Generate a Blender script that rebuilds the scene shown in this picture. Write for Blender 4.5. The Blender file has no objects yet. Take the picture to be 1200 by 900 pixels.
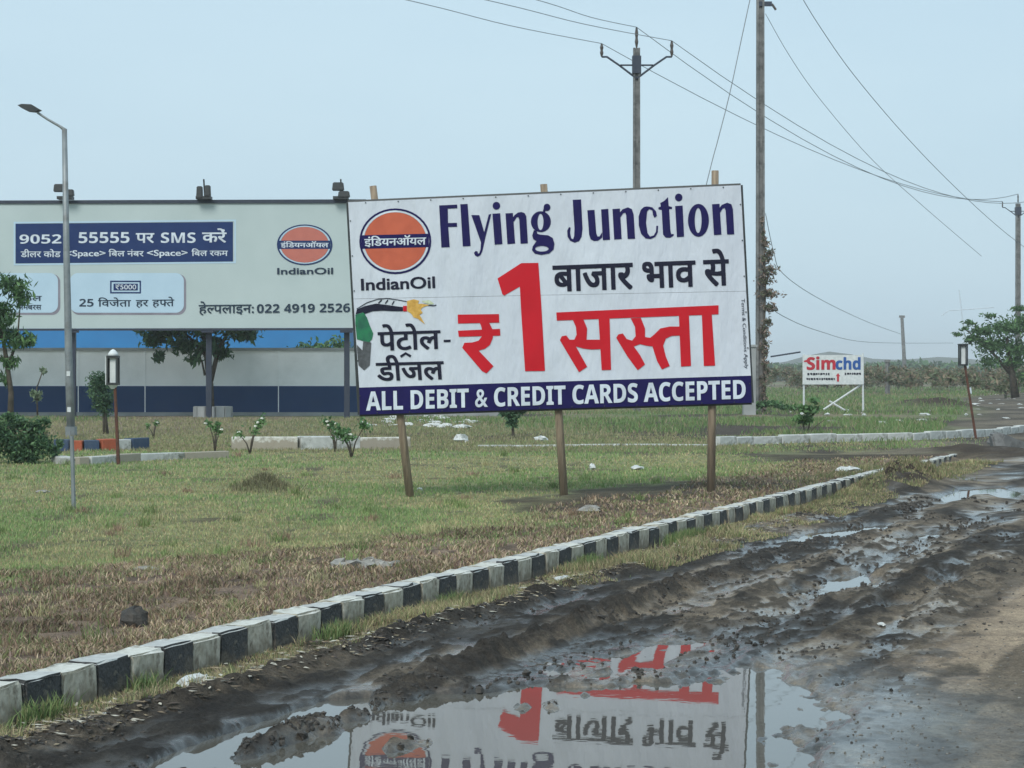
import bpy, bmesh, math, random
import numpy as np
from mathutils import Vector, Matrix
from mathutils.geometry import tessellate_polygon

# ------------------------------------------------------------------ camera, world, sun, exposure
sc = bpy.context.scene
COL = sc.collection
F = 2400.0          # focal length in photograph pixels (1200 wide)
H = 1.82            # camera height above the puddle surface (z = 0)
HY = 440.0          # horizon row in the photograph
cd = bpy.data.cameras.new('camera'); cam = bpy.data.objects.new('camera', cd); COL.objects.link(cam)
cd.sensor_width = 36; cd.lens = 36 * F / 1200; cd.shift_y = -(450 - HY) / 1200
cd.clip_start = 0.1; cd.clip_end = 9000
cam.location = (0, 0, H); cam.rotation_euler = (math.radians(90), 0, 0)
sc.camera = cam

SUN_EL, SUN_AZ = 44, 202   # azimuth clockwise from +Y: behind the camera, a little left
w = bpy.data.worlds.new('World'); sc.world = w; w.use_nodes = True
nt = w.node_tree; bg = nt.nodes['Background']
sky = nt.nodes.new('ShaderNodeTexSky'); sky.sky_type = 'NISHITA'; sky.sun_disc = False
sky.sun_elevation = math.radians(SUN_EL); sky.sun_rotation = math.radians(SUN_AZ)
sky.air_density = 1.2; sky.dust_density = 4.0; sky.ozone_density = 1.2
mx = nt.nodes.new('ShaderNodeMixRGB'); mx.inputs[0].default_value = 0.86
mx.inputs[2].default_value = (4.95, 6.55, 7.55, 1)      # thin overcast over the clear sky
nt.links.new(sky.outputs[0], mx.inputs[1]); tcw = nt.nodes.new('ShaderNodeTexCoord'); mw = nt.nodes.new('ShaderNodeMapping'); mw.inputs['Scale'].default_value = (1, 1, 3.5)
nw = nt.nodes.new('ShaderNodeTexNoise'); nw.inputs['Scale'].default_value = 3.0; nw.inputs['Detail'].default_value = 5
nt.links.new(tcw.outputs['Generated'], mw.inputs[0]); nt.links.new(mw.outputs[0], nw.inputs[0])
cw = nt.nodes.new('ShaderNodeValToRGB'); cw.color_ramp.elements[0].color = (.955, .965, .975, 1); cw.color_ramp.elements[1].color = (1.03, 1.02, 1.01, 1)
cw.color_ramp.elements[0].position = .35; cw.color_ramp.elements[1].position = .68; nt.links.new(nw.outputs['Fac'], cw.inputs[0])
m2 = nt.nodes.new('ShaderNodeMixRGB'); m2.blend_type = 'MULTIPLY'; m2.inputs[0].default_value = 1
nt.links.new(mx.outputs[0], m2.inputs[1]); nt.links.new(cw.outputs[0], m2.inputs[2]); nt.links.new(m2.outputs[0], bg.inputs[0])
bg.inputs[1].default_value = 0.1
sl = bpy.data.lights.new('sun', 'SUN'); sun = bpy.data.objects.new('sun', sl); COL.objects.link(sun)
sl.energy = 1.7; sl.angle = math.radians(25); sl.color = (1.0, 0.96, 0.9)
az, el = math.radians(SUN_AZ), math.radians(SUN_EL)
sd = Vector((math.sin(az) * math.cos(el), math.cos(az) * math.cos(el), math.sin(el)))
sun.rotation_euler = sd.to_track_quat('Z', 'Y').to_euler(); sun.location = (0, -20, 40)
sc.view_settings.view_transform = 'Standard'; sc.view_settings.look = 'None'
sc.view_settings.exposure = 0.34; sc.view_settings.gamma = 1.0
sc.view_settings.use_curve_mapping = False
sc.cycles.max_bounces = 6; sc.cycles.transparent_max_bounces = 6

rnd = random.Random(7); RS = np.random.RandomState(11)

# ------------------------------------------------------------------ helpers
def at(px, py, d):                       # photo pixel at distance d -> world point
    return Vector(((px - 600) * d / F, d, H - (py - HY) * d / F))
def gp(px, py, z=0.05):                  # photo pixel on the horizontal plane z
    d = (H - z) * F / (py - HY); return Vector(((px - 600) * d / F, d, z))

class Plane:                             # upright plane; D = distance on the axis, k = how much nearer to the right
    def __init__(s, D, k=0.0): s.D, s.k = D, k
    def p(s, px, py, e=0.0):
        d = (s.D - e) / (1 + s.k * (px - 600) / F); return at(px, py, d)

def tag(o, label=None, cat=None, group=None, kind=None):
    if label: o['label'] = label
    if cat: o['category'] = cat
    if group: o['group'] = group
    if kind: o['kind'] = kind
    return o
def thing(name, loc, label, cat, group=None, rz=0):
    o = bpy.data.objects.new(name, None); COL.objects.link(o); o.location = loc; o.rotation_euler = (0, 0, rz)
    o.empty_display_size = 0.2
    return tag(o, label, cat, group)

class MB:
    def __init__(s): s.v, s.f, s.m = [], [], []
    def add(s, vs, fs, mi=0):
        b = len(s.v); s.v += [tuple(v) for v in vs]
        for f in fs: s.f.append(tuple(b + i for i in f)); s.m.append(mi)
        return s
    def box(s, c, size, rz=0, mi=0, taper=1.0, tilt=None):
        hx, hy, hz = size[0] / 2, size[1] / 2, size[2] / 2; vs = []
        M = Matrix.Rotation(rz, 3, 'Z')
        if tilt is not None: M = tilt @ M
        for z in (-1, 1):
            k = taper if z > 0 else 1
            for x, y in ((-1, -1), (1, -1), (1, 1), (-1, 1)):
                vs.append(Vector(c) + M @ Vector((x * hx * k, y * hy * k, z * hz)))
        return s.add(vs, [(3, 2, 1, 0), (4, 5, 6, 7), (0, 1, 5, 4), (1, 2, 6, 5), (2, 3, 7, 6), (3, 0, 4, 7)], mi)
    def tube(s, pts, r, n=8, mi=0, cap=True):
        pts = [Vector(p) for p in pts]; L = len(pts)
        rr = r if isinstance(r, (list, tuple)) else [r] * L
        b = len(s.v); ref = None
        for i, p in enumerate(pts):
            d = (pts[min(i + 1, L - 1)] - pts[max(i - 1, 0)])
            d = d.normalized() if d.length > 1e-9 else Vector((0, 0, 1))
            if ref is None: ref = Vector((1, 0, 0)) if abs(d.x) < .8 else Vector((0, 1, 0))
            a = (ref - d * ref.dot(d)).normalized(); ref = a; c = d.cross(a)
            for j in range(n):
                t = 2 * math.pi * j / n
                s.v.append(tuple(p + (a * math.cos(t) + c * math.sin(t)) * rr[i]))
        for i in range(L - 1):
            for j in range(n):
                k = (j + 1) % n
                s.f.append((b + i * n + j, b + i * n + k, b + (i + 1) * n + k, b + (i + 1) * n + j)); s.m.append(mi)
        if cap:
            s.f.append(tuple(b + j for j in reversed(range(n)))); s.m.append(mi)
            s.f.append(tuple(b + (L - 1) * n + j for j in range(n))); s.m.append(mi)
        return s
    def blob(s, c, r, n=8, m=6, rough=.25, seed=0, mi=0):
        q = random.Random(seed); b = len(s.v)
        for i in range(m + 1):
            th = math.pi * i / m
            for j in range(n):
                ph = 2 * math.pi * j / n; k = 1 + q.uniform(-rough, rough)
                s.v.append((c[0] + r[0] * k * math.sin(th) * math.cos(ph), c[1] + r[1] * k * math.sin(th) * math.sin(ph), c[2] + r[2] * k * math.cos(th)))
        for i in range(m):
            for j in range(n):
                k = (j + 1) % n
                s.f.append((b + i * n + j, b + (i + 1) * n + j, b + (i + 1) * n + k, b + i * n + k)); s.m.append(mi)
        return s
    def build(s, name, mats, parent=None, smooth=False, origin=None, bevel=0):
        me = bpy.data.meshes.new(name)
        o0 = Vector((0, 0, 0))
        if parent is not None:
            r = parent
            while r.parent: r = r.parent
            o0 = r.location
        if origin is not None: o0 = Vector(origin)
        me.from_pydata([tuple(Vector(v) - o0) for v in s.v], [], s.f)
        for m in (mats if isinstance(mats, (list, tuple)) else [mats]): me.materials.append(m)
        if len(me.materials) > 1: me.polygons.foreach_set('material_index', s.m)
        if smooth: me.polygons.foreach_set('use_smooth', [True] * len(me.polygons))
        if bevel:
            bm = bmesh.new(); bm.from_mesh(me)
            bmesh.ops.bevel(bm, geom=bm.edges[:], offset=bevel, segments=2, affect='EDGES', clamp_overlap=True)
            bm.to_mesh(me); bm.free()
        me.validate(); me.update()
        o = bpy.data.objects.new(name, me); COL.objects.link(o)
        if parent is not None: o.parent = parent
        if origin is not None: o.location = origin
        return o

def np_mesh(name, V, Fc, mat, col=None, parent=None, origin=None, smooth=False, extra=None):
    """V (n,3), Fc (m,k) faces of one size k"""
    me = bpy.data.meshes.new(name); V = np.asarray(V, dtype=np.float32)
    if parent is not None:
        r = parent
        while r.parent: r = r.parent
        V = V - np.array(r.location, dtype=np.float32)
    if origin is not None: V = V - np.array(origin, dtype=np.float32)
    m, k = Fc.shape
    me.vertices.add(len(V)); me.vertices.foreach_set('co', V.ravel())
    me.loops.add(m * k); me.loops.foreach_set('vertex_index', Fc.astype(np.int32).ravel())
    me.polygons.add(m); me.polygons.foreach_set('loop_start', np.arange(0, m * k, k, dtype=np.int32))
    me.polygons.foreach_set('loop_total', np.full(m, k, dtype=np.int32))
    if smooth: me.polygons.foreach_set('use_smooth', np.ones(m, dtype=bool))
    me.update(calc_edges=True)
    if col is not None:
        a = me.attributes.new('col', 'FLOAT_COLOR', 'POINT')
        a.data.foreach_set('color', np.concatenate([col, np.ones((len(col), 1))], 1).astype(np.float32).ravel())
    for nme, arr in (extra or {}).items():
        a = me.attributes.new(nme, 'FLOAT', 'POINT'); a.data.foreach_set('value', arr.astype(np.float32).ravel())
    me.materials.append(mat)
    o = bpy.data.objects.new(name, me); COL.objects.link(o)
    if parent is not None: o.parent = parent
    if origin is not None: o.location = origin
    return o

# --- numpy noise
PERM = np.random.RandomState(3).permutation(4096)
def vnoise(x, y):
    xi = np.floor(x).astype(np.int64); yi = np.floor(y).astype(np.int64)
    fx = x - xi; fy = y - yi; fx = fx * fx * (3 - 2 * fx); fy = fy * fy * (3 - 2 * fy)
    def h(a, b): return PERM[(PERM[a & 4095] + b) & 4095] / 4095.0
    a = h(xi, yi); b = h(xi + 1, yi); c = h(xi, yi + 1); d = h(xi + 1, yi + 1)
    return (a * (1 - fx) + b * fx) * (1 - fy) + (c * (1 - fx) + d * fx) * fy
def fbm(x, y, o=4):
    r = 0; a = .5; n = 0
    for i in range(o):
        r = r + a * vnoise(x + 17.3 * i, y - 9.1 * i); n += a; x = x * 2.03; y = y * 2.03; a *= .5
    return r / n
def sstep(x, a, b):
    t = np.clip((x - a) / (b - a), 0, 1); return t * t * (3 - 2 * t)
def sdf_poly(X, Y, P):
    """signed distance, negative inside"""
    P = np.array([(p[0], p[1]) for p in P]); d = np.full(X.shape, 1e9); ins = np.zeros(X.shape, bool)
    n = len(P)
    for i in range(n):
        a, b = P[i], P[(i + 1) % n]; e = b - a
        t = np.clip(((X - a[0]) * e[0] + (Y - a[1]) * e[1]) / (e @ e), 0, 1)
        d = np.minimum(d, np.hypot(X - a[0] - t * e[0], Y - a[1] - t * e[1]))
        c = ((a[1] > Y) != (b[1] > Y)) & (X < (b[0] - a[0]) * (Y - a[1]) / (b[1] - a[1] + 1e-12) + a[0])
        ins ^= c
    return np.where(ins, -d, d)

# ------------------------------------------------------------------ materials
def mat(name, c1, c2=None, rough=.8, scale=8.0, bump=0.0, bscale=None, metal=0, dirt=None, dscale=3.0, dlo=.5, dhi=.7, damt=1.0,
        attr=False, spec=.5, bdist=.02, trans=0.0, stretch=(1, 1, 1), coords='Object'):
    m = bpy.data.materials.new(name); m.use_nodes = True; n = m.node_tree; L = n.links
    p = n.nodes['Principled BSDF']; p.inputs['Roughness'].default_value = rough; p.inputs['Metallic'].default_value = metal
    p.inputs['Specular IOR Level'].default_value = spec
    tc = n.nodes.new('ShaderNodeTexCoord'); mp = n.nodes.new('ShaderNodeMapping'); mp.inputs['Scale'].default_value = stretch
    L.new(tc.outputs[coords], mp.inputs[0])
    nz = n.nodes.new('ShaderNodeTexNoise'); nz.inputs['Scale'].default_value = scale; nz.inputs['Detail'].default_value = 6
    L.new(mp.outputs[0], nz.inputs[0])
    c2 = c2 or tuple(x * .8 for x in c1)
    r = n.nodes.new('ShaderNodeValToRGB'); r.color_ramp.elements[0].position = .35; r.color_ramp.elements[1].position = .65
    r.color_ramp.elements[0].color = (*c2, 1); r.color_ramp.elements[1].color = (*c1, 1)
    L.new(nz.outputs['Fac'], r.inputs[0]); out = r.outputs[0]
    if attr:
        a = n.nodes.new('ShaderNodeAttribute'); a.attribute_name = 'col'
        mm = n.nodes.new('ShaderNodeMixRGB'); mm.blend_type = 'MULTIPLY'; mm.inputs[0].default_value = 1
        L.new(a.outputs['Color'], mm.inputs[1]); L.new(out, mm.inputs[2]); out = mm.outputs[0]
    if dirt:
        n2 = n.nodes.new('ShaderNodeTexNoise'); n2.inputs['Scale'].default_value = dscale; n2.inputs['Detail'].default_value = 8
        n2.inputs['Roughness'].default_value = .65; L.new(mp.outputs[0], n2.inputs[0])
        r2 = n.nodes.new('ShaderNodeValToRGB'); r2.color_ramp.elements[0].position = dlo; r2.color_ramp.elements[1].position = dhi
        r2.color_ramp.elements[1].color = (damt, damt, damt, 1); L.new(n2.outputs['Fac'], r2.inputs[0])
        mm = n.nodes.new('ShaderNodeMixRGB'); L.new(r2.outputs[0], mm.inputs[0]); L.new(out, mm.inputs[1]); mm.inputs[2].default_value = (*dirt, 1)
        out = mm.outputs[0]
    L.new(out, p.inputs['Base Color'])
    if bump:
        n3 = n.nodes.new('ShaderNodeTexNoise'); n3.inputs['Scale'].default_value = bscale or scale * 3; n3.inputs['Detail'].default_value = 5
        L.new(mp.outputs[0], n3.inputs[0])
        b = n.nodes.new('ShaderNodeBump'); b.inputs['Strength'].default_value = bump; b.inputs['Distance'].default_value = bdist
        L.new(n3.outputs['Fac'], b.inputs['Height']); L.new(b.outputs[0], p.inputs['Normal'])
    if trans:
        tr = n.nodes.new('ShaderNodeBsdfTranslucent'); L.new(out, tr.inputs[0]); ms = n.nodes.new('ShaderNodeMixShader')
        ms.inputs[0].default_value = trans; L.new(p.outputs[0], ms.inputs[1]); L.new(tr.outputs[0], ms.inputs[2])
        L.new(ms.outputs[0], n.nodes['Material Output'].inputs[0])
    return m
M = {}
M['ad_white'] = mat('ad_white', (.60, .655, .72), (.55, .60, .67), .42, .7, .8, 1.8, dirt=(.42, .45, .47), dscale=.9, dlo=.55, dhi=.9, damt=.5, stretch=(1.6, 1.6, .45), spec=.3, bdist=.12)
M['ad_navy'] = mat('ad_navy', (.012, .009, .085), (.010, .008, .07), .5, 4, spec=.15)
M['ad_dark'] = mat('ad_dark', (.014, .016, .035), (.011, .012, .03), .5, 4, spec=.15)
M['ad_red'] = mat('ad_red', (.56, .010, .022), (.50, .008, .018), .5, 2, spec=.2)
M['ad_lilac'] = mat('ad_lilac', (.66, .74, .82), None, .5, 4, spec=.3)
M['ad_orange'] = mat('ad_orange', (.55, .13, .07), (.48, .11, .06), .5, 6, spec=.2)
M['ad_green'] = mat('ad_green', (.008, .19, .075), (.006, .1, .06), .45, 8)
M['ad_yellow'] = mat('ad_yellow', (.68, .42, .09), (.5, .27, .04), .45, 18)
M['ad_grey'] = mat('ad_grey', (.09, .10, .11), (.05, .055, .06), .4, 20)
M['ad_pale'] = mat('ad_pale', (.45, .52, .25), (.55, .62, .5), .45, 30)
M['bb_face'] = mat('bb_face', (.46, .55, .55), (.42, .51, .51), .5, .5)
M['bb_navy'] = mat('bb_navy', (.012, .036, .13), (.010, .03, .115), .5, 2, spec=.2)
M['bb_pill'] = mat('bb_pill', (.46, .62, .74), (.42, .58, .70), .5, 1)
M['bb_pilledge'] = mat('bb_pilledge', (.26, .25, .30), None, .5, 2)
M['bb_orange'] = mat('bb_orange', (.50, .15, .11), (.46, .135, .10), .5, 3)
M['bb_text'] = mat('bb_text', (.02, .04, .07), None, .5, 3, spec=.2)
M['dark_steel'] = mat('dark_steel', (.02, .03, .055), (.03, .04, .06), .5, 5)
M['black_metal'] = mat('black_metal', (.018, .025, .028), (.03, .035, .035), .5, 8)
M['galv'] = mat('galv', (.27, .30, .31), (.20, .23, .24), .5, 3, metal=.3, dirt=(.14, .14, .13), dscale=2.5, dlo=.5, dhi=.75)
M['concrete'] = mat('concrete', (.22, .225, .22), (.13, .135, .135), .9, 2.0, .4, 12, dirt=(.05, .055, .055), dscale=3, dlo=.5, dhi=.72)
M['wood'] = mat('wood', (.34, .27, .19), (.22, .17, .12), .85, 5, .4, 20, stretch=(4, 4, .5), dirt=(.08, .06, .045), dscale=4, dlo=.5, dhi=.8)
M['rust'] = mat('rust', (.13, .05, .03), (.07, .035, .025), .8, 10, .2, 30)
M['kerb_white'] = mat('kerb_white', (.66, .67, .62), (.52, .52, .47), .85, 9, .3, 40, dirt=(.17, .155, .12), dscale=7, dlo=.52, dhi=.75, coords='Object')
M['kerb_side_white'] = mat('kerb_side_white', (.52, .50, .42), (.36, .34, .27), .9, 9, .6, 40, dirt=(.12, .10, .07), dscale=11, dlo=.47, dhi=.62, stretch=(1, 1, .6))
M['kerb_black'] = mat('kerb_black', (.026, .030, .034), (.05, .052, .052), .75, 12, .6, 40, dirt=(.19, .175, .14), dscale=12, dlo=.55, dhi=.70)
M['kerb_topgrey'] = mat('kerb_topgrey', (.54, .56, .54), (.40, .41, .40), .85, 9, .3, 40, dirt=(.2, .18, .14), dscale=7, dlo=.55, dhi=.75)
M['kerb_far'] = mat('kerb_far', (.58, .60, .58), (.42, .44, .42), .9, 4, .3, 20, dirt=(.09, .1, .07), dscale=3, dlo=.5, dhi=.7)
M['paint_orange'] = mat('paint_orange', (.42, .10, .045), (.30, .08, .04), .8, 6, .2, 20, dirt=(.12, .1, .08), dscale=5, dlo=.55, dhi=.8)
M['paint_blue'] = mat('paint_blue', (.03, .06, .12), (.05, .08, .13), .8, 6, .2, 20)
M['wall_white'] = mat('wall_white', (.93, .95, .95), (.86, .88, .88), .85, .8, .1, 10, dirt=(.6, .63, .62), dscale=.5, dlo=.5, dhi=.8, damt=.6)
M['wall_navy'] = mat('wall_navy', (.012, .045, .13), (.014, .05, .14), .8, 1.2, .1, 10, dirt=(.03, .06, .11), dscale=1, dlo=.55, dhi=.85, damt=.6)
M['wall_blue'] = mat('wall_blue', (.02, .20, .48), (.02, .18, .44), .6, .6)
M['wall_grey'] = mat('wall_grey', (.34, .36, .36), (.24, .26, .26), .9, 1)
M['foliage'] = mat('foliage', (2.3, 2.3, 2.3), (1.5, 1.55, 1.5), .6, 1.5, attr=True, trans=.25, spec=.3)
M['grass'] = mat('grass', (2.35, 2.28, 2.15), (1.8, 1.8, 1.7), .7, 1.2, attr=True, trans=.2, spec=.25)
M['bark'] = mat('bark', (.10, .085, .065), (.05, .045, .035), .95, 6, .6, 20)
M['white_paint'] = mat('white_paint', (.66, .70, .70), (.55, .6, .6), .6, 8)
M['litter'] = mat('litter', (.66, .68, .66), (.5, .52, .5), .6, 20, dirt=(.25, .22, .18), dscale=15, dlo=.5, dhi=.8)
M['stone'] = mat('stone', (.17, .16, .14), (.09, .085, .075), .9, 12, .5, 40)
M['stone_pale'] = mat('stone_pale', (.34, .33, .30), (.2, .19, .17), .9, 12, .5, 40)
M['wire'] = mat('wire', (.26, .30, .33), None, .6, 2)
M['clod'] = mat('clod', (.075, .066, .056), (.036, .034, .031), .8, 9, .6, 30)
M['hill'] = mat('hill', (.05, .075, .05), (.035, .055, .04), .95, .02)
M['insul'] = mat('insul', (.09, .07, .06), (.05, .045, .04), .3, 10)
M['flower'] = mat('flower', (.75, .76, .68), None, .7, 10)
M['red_paint'] = mat('red_paint', (.5, .02, .04), None, .6, 6)
M['blue_paint'] = mat('blue_paint', (.015, .10, .36), None, .6, 6)

def splash(m, z0, z1, colr):
    n = m.node_tree; L = n.links; p = n.nodes['Principled BSDF']; src = p.inputs['Base Color'].links[0].from_socket
    tc = n.nodes.new('ShaderNodeTexCoord'); sx = n.nodes.new('ShaderNodeSeparateXYZ'); L.new(tc.outputs['Object'], sx.inputs[0])
    oi = n.nodes.new('ShaderNodeObjectInfo'); ad_ = n.nodes.new('ShaderNodeVectorMath'); L.new(tc.outputs['Object'], ad_.inputs[0])
    cx = n.nodes.new('ShaderNodeCombineXYZ'); mu = n.nodes.new('ShaderNodeMath'); mu.operation = 'MULTIPLY'; mu.inputs[1].default_value = 50; L.new(oi.outputs['Random'], mu.inputs[0])
    L.new(mu.outputs[0], cx.inputs[0]); L.new(cx.outputs[0], ad_.inputs[1])
    nz = n.nodes.new('ShaderNodeTexNoise'); nz.inputs['Scale'].default_value = 14; nz.inputs['Detail'].default_value = 7; L.new(ad_.outputs[0], nz.inputs[0])
    a1 = n.nodes.new('ShaderNodeMath'); a1.operation = 'MULTIPLY_ADD'; a1.inputs[1].default_value = .34; L.new(nz.outputs['Fac'], a1.inputs[0]); L.new(sx.outputs['Z'], a1.inputs[2])
    r = n.nodes.new('ShaderNodeMapRange'); r.inputs[1].default_value = z0 + .17; r.inputs[2].default_value = z1 + .17; r.inputs[3].default_value = .9; r.inputs[4].default_value = 0; L.new(a1.outputs[0], r.inputs[0])
    mm = n.nodes.new('ShaderNodeMixRGB'); L.new(r.outputs[0], mm.inputs[0]); L.new(src, mm.inputs[1]); mm.inputs[2].default_value = (*colr, 1); L.new(mm.outputs[0], p.inputs['Base Color'])
splash(M['kerb_side_white'], .10, .24, (.19, .165, .12)); splash(M['kerb_black'], .10, .20, (.13, .115, .09)); splash(M['kerb_white'], .20, .28, (.3, .27, .21))
# ground material: colour from surveyed soil zones, gloss from wetness
gm = bpy.data.materials.new('ground_soil'); gm.use_nodes = True; n = gm.node_tree; L = n.links; p = n.nodes['Principled BSDF']
tc = n.nodes.new('ShaderNodeTexCoord'); a = n.nodes.new('ShaderNodeAttribute'); a.attribute_name = 'col'
aw = n.nodes.new('ShaderNodeAttribute'); aw.attribute_name = 'wet'
def noise(scale, det=6, ro=.6):
    q = n.nodes.new('ShaderNodeTexNoise'); q.inputs['Scale'].default_value = scale; q.inputs['Detail'].default_value = det
    q.inputs['Roughness'].default_value = ro; L.new(tc.outputs['Object'], q.inputs[0]); return q
def ramp(src, lo, hi, c0, c1):
    r = n.nodes.new('ShaderNodeValToRGB'); r.color_ramp.elements[0].position = lo; r.color_ramp.elements[1].position = hi
    r.color_ramp.elements[0].color = (*c0, 1); r.color_ramp.elements[1].color = (*c1, 1); L.new(src, r.inputs[0]); return r
def mul(a_, b_):
    q = n.nodes.new('ShaderNodeMixRGB'); q.blend_type = 'MULTIPLY'; q.inputs[0].default_value = 1; L.new(a_, q.inputs[1]); L.new(b_, q.inputs[2]); return q.outputs[0]
c = mul(a.outputs['Color'], ramp(noise(2.2).outputs['Fac'], .3, .7, (.68, .68, .70), (1.3, 1.28, 1.22)).outputs[0])
c = mul(c, ramp(noise(28, 6, .75).outputs['Fac'], .3, .7, (.55, .55, .56), (1.5, 1.47, 1.4)).outputs[0])
c = mul(c, ramp(noise(95, 4, .8).outputs['Fac'], .34, .66, (.62, .62, .63), (1.42, 1.40, 1.36)).outputs[0])
L.new(c, p.inputs['Base Color'])
mr = n.nodes.new('ShaderNodeMapRange'); mr.inputs[3].default_value = .92; mr.inputs[4].default_value = .12
L.new(aw.outputs['Fac'], mr.inputs[0]); L.new(mr.outputs[0], p.inputs['Roughness'])
ms2 = n.nodes.new('ShaderNodeMapRange'); ms2.inputs[3].default_value = .18; ms2.inputs[4].default_value = .6; L.new(aw.outputs['Fac'], ms2.inputs[0]); L.new(ms2.outputs[0], p.inputs['Specular IOR Level'])
b = n.nodes.new('ShaderNodeBump'); b.inputs['Distance'].default_value = .03
br = n.nodes.new('ShaderNodeMapRange'); br.inputs[3].default_value = 1.0; br.inputs[4].default_value = .10; L.new(aw.outputs['Fac'], br.inputs[0]); L.new(br.outputs[0], b.inputs['Strength'])
L.new(noise(30, 10, .82).outputs['Fac'], b.inputs['Height']); L.new(b.outputs[0], p.inputs['Normal'])

# puddle water: muddy body under a clear reflecting surface
wm = bpy.data.materials.new('puddle_water'); wm.use_nodes = True; n = wm.node_tree; L = n.links; p = n.nodes['Principled BSDF']
p.inputs['Base Color'].default_value = (.10, .095, .08, 1); p.inputs['Roughness'].default_value = .015; p.inputs['IOR'].default_value = 1.5
tc = n.nodes.new('ShaderNodeTexCoord'); q = n.nodes.new('ShaderNodeTexNoise'); q.inputs['Scale'].default_value = 3.5; q.inputs['Detail'].default_value = 3
L.new(tc.outputs['Object'], q.inputs[0]); b = n.nodes.new('ShaderNodeBump'); b.inputs['Strength'].default_value = .02; b.inputs['Distance'].default_value = .02
L.new(q.outputs['Fac'], b.inputs['Height']); L.new(b.outputs[0], p.inputs['Normal'])

# ------------------------------------------------------------------ ground
P0 = np.array([-2.65, 10.65]); U = np.array([.3465, .9380]); U = U / np.linalg.norm(U); NL = np.array([-U[1], U[0]])
def st(X, Y):
    return (X - P0[0]) * NL[0] + (Y - P0[1]) * NL[1], (X - P0[0]) * U[0] + (Y - P0[1]) * U[1]
def from_st(s, t): return P0[0] + NL[0] * s + U[0] * t, P0[1] + NL[1] * s + U[1] * t
def pg(pts, z=0.0): return [gp(x, y, z) for x, y in pts]
BASIN = pg([(300, 882), (380, 856), (425, 842), (450, 826), (500, 812), (560, 812), (640, 803), (720, 806), (790, 797), (850, 792), (880, 784), (925, 797), (955, 806), (985, 830), (990, 850), (960, 868), (945, 898), (960, 1000), (300, 1050), (200, 1000), (190, 925)])
TROUGH = pg([(150, 915), (200, 885), (290, 852), (380, 824), (432, 818), (425, 832), (380, 848), (320, 868), (230, 905), (180, 930)])
SPOTS = [pg(q) for q in (
    [(962, 684), (975, 675), (1012, 674), (1018, 684), (1005, 691), (970, 691)],
    [(1024, 684), (1045, 677), (1082, 679), (1086, 687), (1068, 691), (1034, 690)],
    [(1086, 686), (1108, 674), (1124, 676), (1112, 688), (1094, 692)],
    [(1026, 714), (1040, 707), (1066, 709), (1064, 717), (1044, 720)],
    [(1102, 584), (1125, 573), (1180, 570), (1195, 577), (1180, 586), (1140, 583), (1112, 591)],
    [(798, 690), (830, 682), (855, 683), (830, 692)],
    [(925, 632), (960, 622), (1035, 615), (1040, 619), (985, 630), (930, 640)],
    [(1025, 632), (1060, 627), (1098, 626), (1090, 631), (1040, 635)],
    [(890, 700), (935, 690), (960, 690), (920, 700)])]
WETFLAT = pg([(540, 800), (600, 770), (680, 752), (780, 745), (860, 752), (870, 785), (800, 792), (700, 800), (600, 806)])
DIRTSTRIP = pg([(870, 536), (900, 529), (1000, 527), (1090, 528), (1130, 533), (1090, 541), (990, 545), (890, 545)], .05)
POSTDIRT = pg([(600, 592), (660, 580), (760, 572), (860, 566), (960, 560), (1000, 566), (900, 585), (800, 600), (700, 612), (640, 606)], .05)
STRAW = pg([(870, 566), (900, 552), (1010, 546), (1060, 548), (1000, 558), (930, 570)], .05)

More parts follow.
